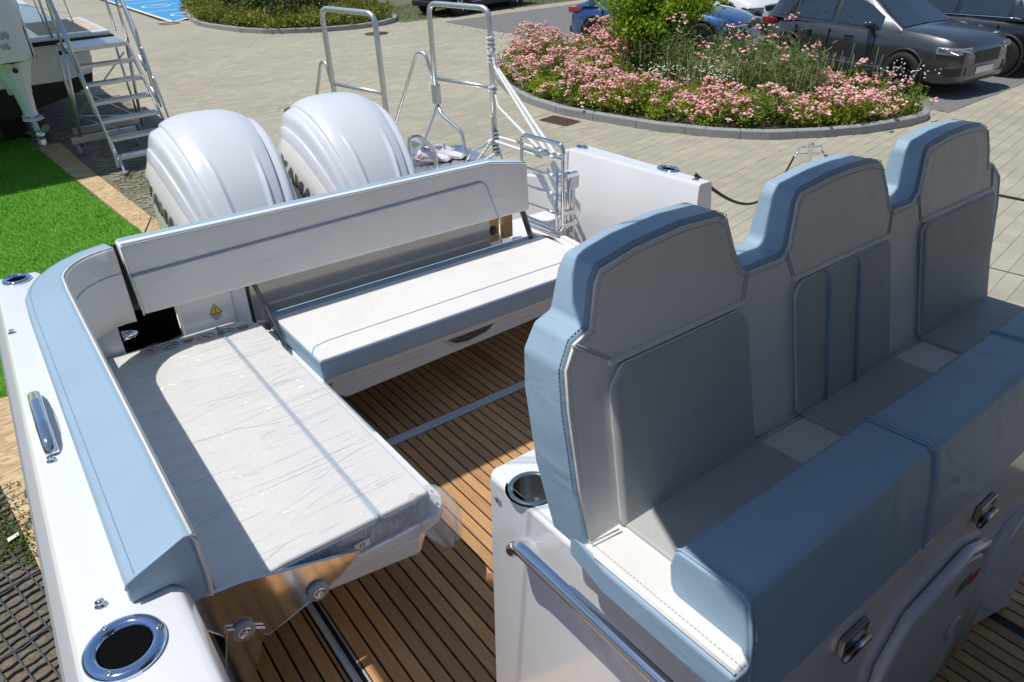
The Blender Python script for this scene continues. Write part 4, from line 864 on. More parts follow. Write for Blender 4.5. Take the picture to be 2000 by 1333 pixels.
for (cx, cy) in ((0.312, 2.952), (0.534, 2.920)):
    ring((cx, cy), 0.035, pink_ink, 'printed_ring'); strokes((cx, cy), [(-0.021, -0.016, 0.021, 0.016)], 0.0022, pink_ink, 'printed_slash'); strokes((cx, cy), [(-0.012, 0.014, 0.006, -0.006), (0.006, -0.006, 0.014, -0.016)], 0.0055, ink, 'printed_knife')
    ring((cx+0.080, cy-0.012), 0.035, teal_ink, 'printed_ring'); strokes((cx+0.080, cy-0.012), [(-0.02, -0.010, 0.014, 0.006), (-0.02, 0.008, 0.014, -0.007)], 0.0022, ink, 'printed_scissors')
    for s_ in (-1, 1): tube('scissor_handle', [(cx+0.080+0.018+0.006*math.cos(a), cy-0.012+s_*0.009+0.005*math.sin(a), 0.4416) for a in np.linspace(0, 6.28, 11)[:-1]], 0.0009, ink, wc, cyc=True, n=4)
    segs = []
    for k in range(5):
        x = -0.030+0.004*k
        while x < 0.028-0.004*k: ww = 0.002+random.random()*0.005; segs.append((x, 0.014-k*0.007, x+ww, 0.014-k*0.007)); x += ww+0.0016
    strokes((cx+0.152, cy-0.018), segs, 0.003 if k else 0.004, ink, 'printed_text', ang=-0.08)
tg = box('paper_tag', 0.500, 0.548, 1.4555, 1.4565, 0.365, 0.392, paper, wc, bevel=0)
text('tag_number', '22', 0.018, Matrix.Translation((0.524, 1.455, 0.379))@Matrix.Rotation(R(90), 4, 'X')@Matrix.Rotation(R(180), 4, 'Z'), ink, tg, ext=0.0002)
# ================================================================== outboard motors
def smooth01(x): x = max(0, min(1, x)); return x*x*(3-2*x)
def outboard(xc, yc, label, frame=BOAT, z0=0.0, rot=None, face_front=True, at=None, group='white outboard motors'):
    """cowling built ring by ring; local: x athwart, -y towards the boat, z up (0 = cockpit sole)"""
    t = thing('outboard_motor', label, 'outboard motor', at=(xc, yc, z0) if at is None else at, frame=frame, rotz=0.0 if rot is None else rot, group=group)
    PR = [(-0.475, 0.30, 0.17), (-0.47, 0.42, 0.20), (-0.455, 0.54, 0.225), (-0.425, 0.66, 0.248), (-0.38, 0.765, 0.268), (-0.32, 0.862, 0.288), (-0.24, 0.950, 0.306), (-0.14, 1.030, 0.322), (-0.03, 1.090, 0.333), (0.09, 1.125, 0.338), (0.20, 1.135, 0.335), (0.30, 1.115, 0.323), (0.38, 1.06, 0.30), (0.43, 0.97, 0.285), (0.46, 0.84, 0.25), (0.475, 0.66, 0.21), (0.48, 0.4, 0.18)]
    PR = [(a_, b_, c_*0.95) for a_, b_, c_ in PR]
    def prof_at(y):
        for p, q in zip(PR[:-1], PR[1:]):
            if p[0] <= y <= q[0]:
                f = (y-p[0])/(q[0]-p[0]); return p[1]+(q[1]-p[1])*f, p[2]+(q[2]-p[2])*f
        return PR[-1][1:]
    def catmull(P, n):
        out = []
        for i in range(len(P)-1):
            p0 = P[max(i-1, 0)]; p1 = P[i]; p2 = P[i+1]; p3 = P[min(i+2, len(P)-1)]
            for k in range(n):
                f = k/n; out.append(tuple(0.5*((2*p1[j])+(-p0[j]+p2[j])*f+(2*p0[j]-5*p1[j]+4*p2[j]-p3[j])*f*f+(-p0[j]+3*p1[j]-3*p2[j]+p3[j])*f**3) for j in range(3)))
        out.append(P[-1]); return out
    st = catmull(PR, 4); rings = []; N = 220
    def step(x, c, w_): return smooth01((x-c)/w_+0.5)
    for (y, zt, w_) in st:
        zs = max(0.12, zt-0.40); r = [(-w_*0.97, y, 0.10), (-w_, y, (0.1+zs)/2)]
        fr = smooth01((1.02-zt)/0.2) if y < 0.1 else 0; ends = smooth01((zt-0.40)/0.25)
        for i in range(N+1):
            a = math.pi*i/N; c, s = math.cos(a), math.sin(a); n = 2.9
            x = -w_*math.copysign(abs(c)**(2/n), c); z = zs+(zt-zs)*abs(s)**(2/n); sf = abs(a-math.pi/2)/(math.pi/2)        # 0 centre .. 1 side
            d = 0.022*(1-step(sf, 0.34, 0.022)) + 0.031*step(sf, 0.35, 0.018)*math.exp(-((sf-0.49)/0.10)**2) + 0.010*step(sf, 0.64, 0.014)*math.exp(-((sf-0.68)/0.10)**2)
            fade = 0.55+0.45*smooth01((0.35-y)/0.3); d = d*ends*fade
            fs = 0.165; ff = sf-fs
            d += 0.017*fr*(step(ff, -0.028, 0.05) if ff < 0 else math.exp(-(ff/0.013)**2))*(1 if abs(ff) < 0.07 else 0)
            if 0.34 < sf < 0.80 and False: d -= 0.004
            q = Vector((x, 0, (z-(zs-0.15))*1.0)); q = q.normalized(); r.append((x+q.x*d, y-0.35*d*(1 if y < 0 else 0), z+q.z*d))
        r += [(w_, y, (0.1+zs)/2), (w_*0.97, y, 0.10)]
        rings.append(r)
    cowl = loft('cowling', rings, pearl, t, smooth=True)
    for sx in (-1, 1):
        def side_x(y, z):
            zt, w_ = prof_at(y); zs = max(0.12, zt-0.40)
            if z <= zs: return w_
            f = min(1, (z-zs)/max(0.01, zt-zs)); return w_*max(0.0, 1-f**2.9)**(1/2.9)
        def up(y):
            for p, q in zip(UP[:-1], UP[1:]):
                if p[0] <= y <= q[0]: return p[1]+(q[1]-p[1])*(y-p[0])/(q[0]-p[0])
            return 0.3
        UP = [(-0.44, 0.50), (-0.40, 0.58), (-0.30, 0.70), (-0.18, 0.80), (-0.05, 0.885), (0.10, 0.945), (0.24, 0.955), (0.33, 0.90), (0.39, 0.78), (0.42, 0.55)]
        V = []; F = []; n = 12; m_ = 34
        for i in range(m_+1):
            y = -0.44+0.86*i/m_
            for j in range(n+1):
                z = 0.10+(up(y)-0.10)*j/n; e = 0.010 if 0 < j < n else -0.004
                lip = 0.010*math.exp(-((up(y)-z-0.045)/0.022)**2)
                V.append((sx*(side_x(y, z)+0.006+(e+lip)*(1 if sx < 0 else 0.4)), y, z))
        for i in range(m_):
            for j in range(n): a = i*(n+1)+j; F.append((a, a+1, a+n+2, a+n+1) if sx > 0 else (a, a+n+1, a+n+2, a+1))
        finish('side_panel', mdata('side_panel', V, F), pearl2, t, smooth=True)
        if sx < 0:
            for k, ch in enumerate('YAMAHA'):
                y = 0.17-0.088*k; z = 0.800-0.041*k; x = -(side_x(y, z)+0.020)
                dx = (side_x(y+0.03, z)-side_x(y-0.03, z))/0.06
                M_ = Matrix.Translation((x, y, z))@Matrix.Rotation(math.atan(dx), 4, 'Z')@Matrix.Rotation(R(-90), 4, 'Z')@Matrix.Rotation(R(90), 4, 'X')@Matrix.Rotation(R(-25), 4, 'Z')
                text('letter', ch, 0.122, M_, chrome, t, ext=0.0025, bold=0.003)
    # leg, bracket, anti-ventilation plate, propeller
    loft('midsection', [[(a*w_, b*l_+y_, z) for a, b in ((-0.7, -1), (0.7, -1), (1, -0.5), (1, 0.5), (0.35, 1), (-0.35, 1), (-1, 0.5), (-1, -0.5))] for z, w_, l_, y_ in ((0.12, 0.27, 0.33, 0), (-0.10, 0.20, 0.28, 0.02), (-0.35, 0.12, 0.22, 0.04), (-0.62, 0.09, 0.19, 0.05), (-0.70, 0.09, 0.20, 0.05))], pearl, t, smooth=False, bevel=0.012)
    box('mounting_bracket', -0.16, 0.16, -0.50, -0.28, -0.45, 0.12, pearl, t, bevel=0.02)
    prism('cavitation_plate', [(-0.11, -0.12), (0.11, -0.12), (0.14, 0.30), (0.06, 0.42), (-0.06, 0.42), (-0.14, 0.30)], 2, -0.73, -0.715, pearl, t, bevel=0.003)
    prism('gearcase', [(-0.16, -0.70), (0.25, -0.70), (0.22, -0.86), (0.30, -0.90), (0.30, -0.98), (0.05, -1.0), (0.0, -1.18), (-0.10, -1.16), (-0.12, -0.99), (-0.22, -0.96), (-0.22, -0.90), (-0.12, -0.85)], 0, -0.035, 0.035, pearl, t, bevel=0.015)
    hub = lathe('propeller', [(0.055, 0.28), (0.062, 0.33), (0.055, 0.44), (0.0001, 0.46)], (0, 0, -0.94), steel, t, ax=1, n=20)
    for k in range(3):
        a = 2*math.pi*k/3+0.4; V = []
        for i in range(7):
            s = i/6; r_ = 0.05+0.14*s; wd = 0.11*math.sin(math.pi*(0.18+0.72*s)); 
            for e in (-1, 1): V.append((math.cos(a+e*wd/r_*0.35)*r_, 0.36+e*0.045, -0.94+math.sin(a+e*wd/r_*0.35)*r_))
        finish('blade', mdata('blade', V, [(2*i, 2*i+1, 2*i+3, 2*i+2) for i in range(6)]), steel, hub, smooth=True)
    return t
outboard(1.0, 3.88, 'pearl white outboard motor behind the backrest, nearer the artificial lawn')
outboard(1.73, 3.88, 'pearl white outboard motor behind the backrest, nearer the gangway with the shoes')

# ================================================================== gangway stairs at the swim platform
gw = thing('boarding_stairs', 'galvanised boarding stairs with two tall rail hoops behind the white motors', 'mobile stairs', at=(2.9, 5.2, 0))
TR = 0.021
nb, fb = (3.33, 4.63), (3.21, 5.28); na, fa = (2.62, 5.08), (2.50, 5.73)
zt, zc, zp = 2.575, 2.01, 1.42
tube('rail_hoop', fillet([(nb[0], nb[1], 1.50), (nb[0], nb[1], zt), (fb[0], fb[1], zt), (fb[0], fb[1], 1.78)], 0.09, n=8), TR, galv, gw, n=12)
tube('cross_rail', [(nb[0], nb[1], zc), (fb[0], fb[1], zc)], 0.017, galv, gw)
tube('rail_hoop', fillet([(na[0], na[1], 1.40), (na[0], na[1], zt), (fa[0], fa[1], zt), (fa[0], fa[1], 1.40)], 0.09, n=8), TR, galv, gw, n=12)
tube('cross_rail', [(na[0], na[1], zc), (fa[0], fa[1], zc)], 0.017, galv, gw)
tube('leg', fillet([(3.21, 5.28, 1.80), (3.20, 5.20, 1.72), (3.27, 5.02, 1.60), (3.28, 5.0, 1.42), (3.28, 5.0, 1.0)], 0.08), 0.016, galv, gw)
tube('leg', fillet([(3.21, 5.28, 1.80), (3.20, 5.30, 1.74), (3.03, 5.30, 1.46), (2.98, 5.3, 1.40)], 0.05), 0.012, galv, gw)
box('clamp', 3.185, 3.235, 5.245, 5.315, 1.80, 1.96, galv, gw, bevel=0.004)
tube('handrail', fillet([(3.22, 5.33, 2.0), (3.21, 5.40, 2.19), (3.19, 5.50, 2.19), (3.17, 6.15, 1.30), (3.17, 6.5, 0.8)], 0.09, n=8), 0.014, galv, gw)
tube('handrail', fillet([(2.51, 5.78, 2.0), (2.51, 5.82, 2.16), (2.51, 5.92, 2.16), (2.53, 6.55, 1.3), (2.53, 6.9, 0.8)], 0.09, n=8), 0.014, galv, gw)
tube('curved_brace', fillet([(3.33, 4.64, 1.62), (3.28, 4.70, 1.56), (3.20, 4.78, 1.50), (3.17, 4.83, 1.42)], 0.05), 0.011, galv, gw)
tube('curved_brace', fillet([(3.33, 4.63, 1.60), (3.35, 4.60, 1.52), (3.36, 4.56, 1.40)], 0.03), 0.009, galv, gw)
plat = prism('platform', [(2.55, 4.95), (3.36, 4.50), (3.40, 5.25), (2.55, 5.75)], 2, 1.385, 1.42, alu, gw, bevel=0.004)
boxes('platform_ribs', [(2.6+0.045*i, 2.62+0.045*i, 5.0-0.02*i, 5.25, 1.4195, 1.423) for i in range(16)], alu, plat)
for (x, y) in ((2.6, 5.0), (3.30, 4.62), (3.30, 5.2), (2.6, 5.65)): tube('leg', [(x, y, 0.0), (x, y, 1.39)], 0.022, galv, gw)
for k in range(5): box('tread', 2.60, 3.22, 5.75+0.2*k, 5.95+0.2*k, 1.15-0.25*k, 1.18-0.25*k, alu, gw, bevel=0.003)
for x in (2.58, 3.22): prism('stringer', [(5.6, 1.38), (5.8, 1.38), (7.0, 0.0), (6.8, 0.0)], 0, x-0.012, x+0.012, alu, gw, bevel=0.003)
# white rope tied between the gangway and the boat
T_w = BOAT
def bw(p): return tuple(BOAT@Vector(p))
rp = thing('mooring_rope', 'white twisted rope tied from the gangway hoop down to the boat gate', 'rope', at=(3.33, 4.63, 1.5))
def twist(name, pts, r, m, parent, turns=60):
    P = [Vector(p) for p in pts]; out = []
    v = []; f = []
    for s in (0, 1, 2):
        path = []
        L = [0]
        for a, b in zip(P[:-1], P[1:]): L.append(L[-1]+(b-a).length)
        n = max(8, int(L[-1]/(r*0.9)))
        for i in range(n+1):
            d = L[-1]*i/n; k = 0
            while k < len(L)-2 and L[k+1] < d: k += 1
            q = (d-L[k])/max(1e-9, L[k+1]-L[k]); p = P[k].lerp(P[k+1], q); t_ = (P[k+1]-P[k]).normalized(); a_ = t_.cross(Vector((0.3, 0.5, 0.8))).normalized(); b_ = t_.cross(a_)
            an = d/(r*4.2)*2*math.pi/2+s*2*math.pi/3; path.append(p+a_*math.cos(an)*r*0.52+b_*math.sin(an)*r*0.52)
        vv, ff = tubev(path, r*0.60, 6); o = len(v); v += vv; f += [tuple(i+o for i in q) for q in ff]
    return finish(name, recalc(mdata(name, v, f)), m, parent, smooth=True)
g1 = bw((2.52, 3.02, 0.86)); g2 = bw((2.50, 3.05, 0.87)); g3 = bw((2.54, 2.98, 0.86))
twist('rope_strand', [(3.33, 4.61, 2.27), (3.30, 4.55, 2.18), g1], 0.011, rope_w, rp)
twist('rope_strand', [(3.31, 4.60, 2.30), (3.34, 4.56, 2.16), g3], 0.011, rope_w, rp)
twist('rope_strand', [(3.34, 4.61, 1.97), (3.28, 4.5, 1.90), g2], 0.010, rope_w, rp)
twist('rope_strand', [(3.32, 4.61, 1.60), bw((2.62, 3.20, 0.79))], 0.010, rope_w, rp)
twist('rope_strand', [(3.35, 4.60, 1.63), bw((2.70, 3.12, 0.80))], 0.010, rope_w, rp)
twist('rope_strand', [(3.30, 4.62, 1.80), (3.30, 4.62, 1.62), (3.24, 4.66, 1.52), (3.19, 4.70, 1.45), (3.20, 4.68, 1.43), (3.30, 4.60, 1.50)], 0.011, rope_w, rp)
for (cz, n_) in ((2.285, 4), (2.20, 3), (1.98, 2), (1.60, 3), (1.49, 4)):
    pts = [(3.33+(0.028+0.003*math.sin(k))*math.cos(k*0.8), 4.63+(0.028)*math.sin(k*0.8), cz+0.004*k-0.012*n_/2) for k in range(n_*8)]
    twist('knot', pts, 0.009, rope_w, rp)
twist('rope_tail', [(3.34, 4.60, 2.22), (3.44, 4.56, 2.19), (3.50, 4.52, 2.10), (3.53, 4.50, 2.00)], 0.005, rope_w, rp)

# shoes on the platform
shoe_w = mat('white_shoe_fabric', (0.78, 0.78, 0.80), 0.7, bump=0.4, bscale=300, bdist=0.002); shoe_l = mat('lilac_tongue', (0.50, 0.52, 0.68), 0.8); sole_m = mat('black_sole', (0.02, 0.02, 0.025), 0.7)
def shoe(x, y, rz, label):
    t = thing('sneaker', label, 'shoe', at=(x, y, 1.42), rotz=rz, group='pair of white running shoes')
    st = [(-0.14, 0.030, 0.055, 0.0), (-0.125, 0.036, 0.085, 0), (-0.09, 0.038, 0.10, 0), (-0.05, 0.036, 0.098, 0), (-0.01, 0.038, 0.085, 0), (0.04, 0.044, 0.068, 0), (0.09, 0.048, 0.056, 0), (0.125, 0.042, 0.048, 0), (0.15, 0.024, 0.036, 0)]
    loft('upper', [[(w_*math.cos(a)*(1 if math.sin(a) < 0.3 else 0.75), yy, 0.022+max(0, math.sin(a))*(h-0.022)) for a in np.linspace(0, 2*math.pi, 17)[:-1]] for yy, w_, h, _ in [(-p[0], p[1], p[2], 0) for p in st]], shoe_w, t)
    loft('midsole', [[(w_*1.06*math.cos(a), -p0*1.02, 0.018+0.014*math.sin(a)) for a in np.linspace(0, 2*math.pi, 13)[:-1]] for p0, w_, h, _ in st], shoe_w, t)
    box('outsole', -0.036, 0.036, -0.145, -0.02, 0.0, 0.010, sole_m, t, bevel=0.004); box('toe_sole', -0.03, 0.03, -0.158, -0.13, 0.004, 0.022, sole_m, t, bevel=0.004)
    lathe('collar', [(0.030, 0.0), (0.028, 0.006), (0.022, 0.0)], (0, 0.075, 0.098), shoe_l, t, n=18, sc=(0.9, 1.3))
    prism('tongue', [(-0.02, 0.082), (0.02, 0.082), (0.016, 0.125), (-0.016, 0.125)], 1, 0.02, 0.028, shoe_l, t, bevel=0.003)
    for k in range(4): tube('lace', [(-0.022, -0.035+k*0.022, 0.078+k*0.008), (0, -0.037+k*0.022, 0.086+k*0.008), (0.022, -0.035+k*0.022, 0.078+k*0.008)], 0.003, shoe_w, t, n=5)
    return t
shoe(2.97, 5.02, R(38), 'left white running shoe of the pair on the gangway platform, nearer the motor')
shoe(3.10, 5.00, R(34), 'right white running shoe of the pair on the gangway platform, nearer the roped post')
bagm = mat('thin_plastic_bag', (0.7, 0.78, 0.74), 0.2, coat=0.5)
V = []; F = []
for j in range(9):
    for i in range(9): V.append((3.02+0.03*i+0.006*math.sin(j*2), 5.22+0.02*j-0.010*i, 1.425+0.012*abs(math.sin(i*1.3+j*0.9))+0.05*math.exp(-((i-2)**2+(j-5)**2)/6)))
for j in range(8):
    for i in range(8): a = j*9+i; F.append((a, a+1, a+10, a+9))
finish('plastic_bag', mdata('plastic_bag', V, F), bagm, smooth=True, label='crumpled pale green plastic bag behind the white shoes', cat='plastic bag')
wires = []
for k in range(7): wires.append(fillet([(2.72+0.03*k, 5.0+0.01*k, 1.43), (2.78+0.03*k, 5.08, 1.47+0.01*(k % 3)), (2.86-0.02*k, 4.98+0.02*k, 1.45), (2.95, 4.93+0.01*k, 1.43)], 0.04))
tubes('wire_bundle', wires, 0.004, mat('red_white_wire', (0.55, 0.45, 0.45), 0.5), label='tangle of thin wires on the platform beside the shoes', cat='wires')

# ================================================================== far mobile stairs
st2 = thing('mobile_stairs', 'aluminium mobile stairs on castors with folding handrails, beside the far boat', 'mobile stairs', at=(1.97, 12.2, 0))
th = -0.031; vv = Vector((math.sin(th), math.cos(th), 0)); uu = Vector((math.cos(th), -math.sin(th), 0)); F0 = Vector((1.581, 11.65, 0)); RUN, RISE, WID = 0.184, 0.2302, 0.79
def SP(k, u, dz=0, dv=0): return F0+vv*(RUN*k+dv)+uu*(u)+Vector((0, 0, RISE*(k+1)+dz))
def obox(name, p, lu, lv, lz, m, par, bevel=0.003):
    """box from p along uu, vv, z"""
    v = [p+uu*a+vv*b+Vector((0, 0, c)) for a, b, c in boxv(0, lu, 0, lv, -lz, 0)]; return finish(name, mdata(name, v, BF), m, par, bevel=bevel)
for k in range(6): 
    tr_ = obox('tread', SP(k, 0), WID, 0.19, 0.045, alu, st2)
    V = []; F = []
    for i in range(6):
        n = len(V); V += [SP(k, 0.01)+uu*a+vv*b+Vector((0, 0, c)) for a, b, c in boxv(0, WID-0.02, 0.015+0.028*i, 0.027+0.028*i, 0, 0.003)]; F += [tuple(q+n for q in f) for f in BF]
    finish('tread_ribs', mdata('tread_ribs', V, F), alu, tr_)
top = obox('platform', SP(6, -0.02), WID+0.04, 0.75, 0.06, alu, st2)
for u in (-0.03, WID+0.005):
    a = F0+vv*(-0.06)+uu*u; pl = []
    for (dk, dz) in ((-1.1, 0.0), (6.05, 0.0), (6.05, -0.16), (-1.1, -0.16)):
        p = SP(dk, u, dz); p.z = max(p.z, 0.05); pl.append(p)
    v = pl+[p+uu*0.028 for p in pl]; finish('stringer', recalc(mdata('stringer', v, BF)), alu, st2, bevel=0.003)
    tube('foot', [SP(-1.0, u+0.014, 0.02), Vector((SP(-1.2, u+0.014).x, SP(-1.2, u+0.014).y, 0.0))], 0.025, rubber, st2)
# support frame with castors
def tubeS(nm, pts, r=0.017, fil=0.0, m=galv): return tube(nm, [tuple(p) for p in pts], r, m, st2, fil=fil, n=8)
def W(u, v, z): return F0+uu*u+vv*v+Vector((0, 0, z))
for u in (-0.10, WID+0.04):
    tubeS('frame_leg', [W(u if u > 0 else -0.05, 1.22, 1.62), W(u-0.10 if u < 0 else u-0.10, 1.42, 0.30)], 0.026, m=alu)
    tubeS('frame_leg', [W(-0.05 if u < 0 else WID, 1.90, 1.55), W(u, 2.0, 0.30)], 0.02, m=alu)
tubeS('brace', [W(0.0, 1.25, 1.0), W(WID, 1.9, 0.35)], 0.010); tubeS('brace', [W(WID-0.05, 1.2, 1.45), W(-0.12, 1.40, 0.62)], 0.012); tubeS('brace', [W(-0.18, 1.38, 0.62), W(WID, 1.40, 0.45)], 0.013); tubeS('brace', [W(-0.15, 1.40, 0.60), W(0.35, 0.55, 0.42)], 0.012)
for v0, u0, u1 in ((1.42, -0.34, 0.62), (2.05, -0.20, 0.86)):
    obox('base_bar', W(u0, v0, 0.30), u1-u0, 0.06, 0.10, alu, st2)
    for u in (u0+0.06, u1-0.06):
        c = W(u, v0+0.0, 0.10)
        wv = lathe('castor', [(0.05, -0.022), (0.085, -0.020), (0.092, -0.012), (0.092, 0.012), (0.085, 0.020), (0.05, 0.022)], c, mat('castor_tyre', (0.35, 0.36, 0.38), 0.6), st2, ax=0, n=24)
        lathe('hub', [(0.05, -0.026), (0.05, 0.026)], c, mat('castor_hub', (0.6, 0.65, 0.7), 0.4), wv, ax=0, n=16)
        prism('fork', [(-0.05, 0.10), (0.05, 0.10), (0.03, -0.02), (-0.03, -0.02)], 0, c.x-0.034, c.x-0.028, alu, wv, bevel=0.001).data.transform(Matrix.Translation((0, c.y, c.z)))
# folding handrails each side
for u, sg in ((-0.06, -1), (WID+0.05, 1)):
    tubeS('handrail', fillet([SP(6.4, u, 0.10, 0), SP(6.0, u, 1.0, 0.0), SP(2.75, u, 0.95, 0), SP(2.75, u, 0.50, 0)], 0.10, n=6), 0.019)
    tubeS('handrail', fillet([SP(8.5, u, 1.0), SP(6.1, u, 1.02), SP(3.6, u, 0.60), SP(2.7, u, 0.42), SP(2.72, u, 0.02)], 0.10, n=6), 0.017)
    tubeS('lower_rail', fillet([SP(2.8, u, 0.72), SP(2.4, u, 0.80), SP(1.9, u, 0.55), SP(1.75, u, 0.12)], 0.14, n=6), 0.016)
    tubeS('lower_rail', fillet([SP(2.0, u, 0.50), SP(1.5, u, 0.62), SP(0.9, u, 0.50), SP(-0.6, u, 0.10)], 0.10, n=6), 0.016)
    for a, b_ in ((2.9, 0.35), (1.9, 0.15), (-0.4, -0.02)): tubeS('clamp', [SP(a, u, b_), SP(a+0.5, u-sg*0.03, b_+0.10)], 0.026)
    for k in (6.3, 9.8): tubeS('post', [SP(k, u, -0.1 if k < 7 else -0.8), SP(k, u, 1.1 if k < 7 else 0.35)], 0.019)
    tubeS('top_rail', [SP(6.3, u, 1.08), SP(9.8, u, 0.32)], 0.019)

# ================================================================== far boat with its outboard
fb_ = thing('motor_boat', 'white far motor boat with black bottom and teak platform, partly behind the mobile stairs', 'motor boat', at=(0.4, 15, 0))
blackb = mat('black_antifouling', (0.008, 0.008, 0.01), 0.5)
loft('hull', [[(2.02, y, 1.62), (2.02, y, 1.25), (1.96, y, 1.02), (1.5, y, 0.95), (-0.4, y, 0.95), (-2.2, y, 0.95), (-2.3, y, 1.62)] for y in (14.2, 17, 22)], gel, fb_, smooth=False, bevel=0.02)
loft('bottom', [[(1.97, y, 1.06), (1.9, y, 0.80), (0.6, y, 0.48), (-0.9, y, 0.8), (-2.2, y, 1.06)] for y in (14.25, 17, 22)], blackb, fb_, smooth=False)
box('bathing_platform', 1.15, 2.35, 13.85, 16.2, 1.60, 1.68, gel, fb_, bevel=0.03, seg=3)
for i in range(12): box('teak_plank', 1.35+0.075*i, 1.42+0.075*i, 14.05, 16.0, 1.679, 1.684, mat('pale_teak', (0.62, 0.50, 0.37), 0.7, noise=0.1, nscale=30), fb_, bevel=0)
box('engine_guard', 0.55, 1.15, 13.95, 15.5, 1.3, 2.1, gel, fb_, bevel=0.06, seg=3)
tube('rub_strake', [(1.1, 13.84, 1.58), (2.36, 13.84, 1.58), (2.37, 16.2, 1.58)], 0.03, rubber, fb_)
tube('black_fender_strip', [(1.5, 13.86, 1.42), (2.2, 13.86, 1.44)], 0.03, rubber, fb_)
for (x, y) in ((1.55, 14.6), (2.05, 15.2), (1.75, 14.9)): tube('stanchion', [(x, y, 1.68), (x-0.05, y+0.2, 2.7)], 0.013, steel, fb_)
tube('safety_wire', [(1.2, 14.2, 2.15), (2.3, 15.9, 1.72)], 0.006, steel, fb_)
box('far_hardtop', -2.6, 1.45, 12.35, 21, 3.55, 3.65, gel, fb_, bevel=0.02)
box('keel_support', 0.4, 0.8, 15, 15.3, 0.0, 0.55, black, fb_, bevel=0.02)
ob2 = outboard(0, 0, 'white outboard motor with 300 lettering at the stern of the far boat', frame=ID, rot=R(180), at=(0.80, 13.2, 1.42), group=None)
letm = mat('grey_letter', (0.35, 0.36, 0.38), 0.4)
for s_, sz, z in (('300', 0.13, 0.33), ('V6', 0.11, 0.19)):
    text('lettering', s_, sz, Matrix.Translation((0.02, 0.487, z+0.12))@Matrix.Rotation(R(180), 4, 'Z')@Matrix.Rotation(R(90), 4, 'X'), letm, ob2, ext=0.008, bold=0.003)
lathe('round_badge', [(0.045, 0.0), (0.045, 0.012), (0.035, 0.014), (0.0001, 0.014)], (0.02, 0.475, 0.72), letm, ob2, ax=1, n=20)
tube('cowling_seam', [(0.348*math.copysign(abs(math.cos(a))**0.78, math.cos(a)), 0.487*math.copysign(abs(math.sin(a))**0.78, math.sin(a)), 0.10) for a in np.linspace(0, 2*math.pi, 41)[:-1]], 0.006, MT['black_plastic'], ob2, cyc=True, n=6)
for (x, z) in ((0.0, 0.10), (0.0, -0.02)): lathe('vent_hole', [(0.035, 0), (0.035, 0.02)], (x, 0.36, z), black, ob2, ax=1, n=16)
box('trolley_wheel_stand', -0.6, -0.2, 12.8, 13.2, 0.0, 0.45, black, label='black support block in the shade under the far boat', cat='support block', bevel=0.03)

# ================================================================== rope barrier
sp_ = Vector((6.87, 3.92, 0))
post = thing('barrier_post', 'polished steel barrier post with rope rings, behind the helm seats', 'barrier post', at=sp_)
lathe('pole', [(0.026, 0.0), (0.026, 0.985), (0.03, 0.99), (0.03, 1.0), (0.0001, 1.012)], sp_, steel, post, n=20)
lathe('foot', [(0.17, 0.0), (0.17, 0.012), (0.03, 0.035)], sp_, steel, post, n=32)
dv = Vector((0.82, -0.57, 0))
for s_ in (-1, 1):
    a = sp_+dv*s_*0.025; b_ = sp_+dv*s_*0.125
    tube('rope_ring', fillet([tuple(a+Vector((0, 0, 0.965))), tuple(b_+Vector((0, 0, 0.965))), tuple(b_+Vector((0, 0, 0.895))), tuple(a+Vector((0, 0, 0.895)))], 0.03), 0.006, steel, post)
    tube('snap_hook', fillet([tuple(b_+Vector((0, 0, 0.92))), tuple(b_+dv*s_*0.02+Vector((0, 0, 0.88))), tuple(b_+dv*s_*0.04+Vector((0, 0, 0.87)))], 0.02), 0.011, steel, post)
def sag(a, b, s, n=24): return [tuple(Vector(a).lerp(Vector(b), i/n)-Vector((0, 0, s*4*(i/n)*(1-i/n)))) for i in range(n+1)]
ra = bw((2.875, 2.27, 0.825)); rb = tuple(sp_-dv*0.165+Vector((0, 0, 0.865)))
tube('barrier_rope', [tuple(Vector(ra).lerp(Vector(rb), q)-Vector((0, 0, (2.02-0.87)*(math.sin(q*math.pi/2)-q)*0.9+0.22*4*q*(1-q)*0.5))) for q in np.linspace(0, 1, 30)], 0.010, rope_b, label='black sagging rope from the boat corner to the steel post', cat='rope')
tube('barrier_rope', sag(tuple(sp_+dv*0.165+Vector((0, 0, 0.865))), (7.45, 1.3, 0.80), 0.03), 0.012, rope_b, label='black braided rope running right from the steel post behind the seats', cat='rope')

# unseen building volume added behind and beside the boats to block low sky
bw_ = mat('grey_sky_blocker', (0.30, 0.31, 0.32), 0.7); gwn = mat('sky_blocker_glass', (0.03, 0.04, 0.05), 0.08, spec=0.8)
sr = thing('sky_blocker', 'added unseen grey building volume blocking the low sky behind the boats', 'building', at=(-16, -10, 0))
box('wall', -17.0, -14.0, -16, 30, 0, 7.5, bw_, sr, bevel=0.02); box('wall', -14.0, 20.0, -17, -13, 0, 8.5, bw_, sr, bevel=0.02)
for k in range(8): box('window', -14.0, -13.96, -12+5*k, -8.5+5*k, 0.8, 3.4, gwn, sr, bevel=0.01)
for k in range(6): box('window', -11+5*k, -7.5+5*k, -13.0, -12.96, 0.8, 3.6, gwn, sr, bevel=0.01)
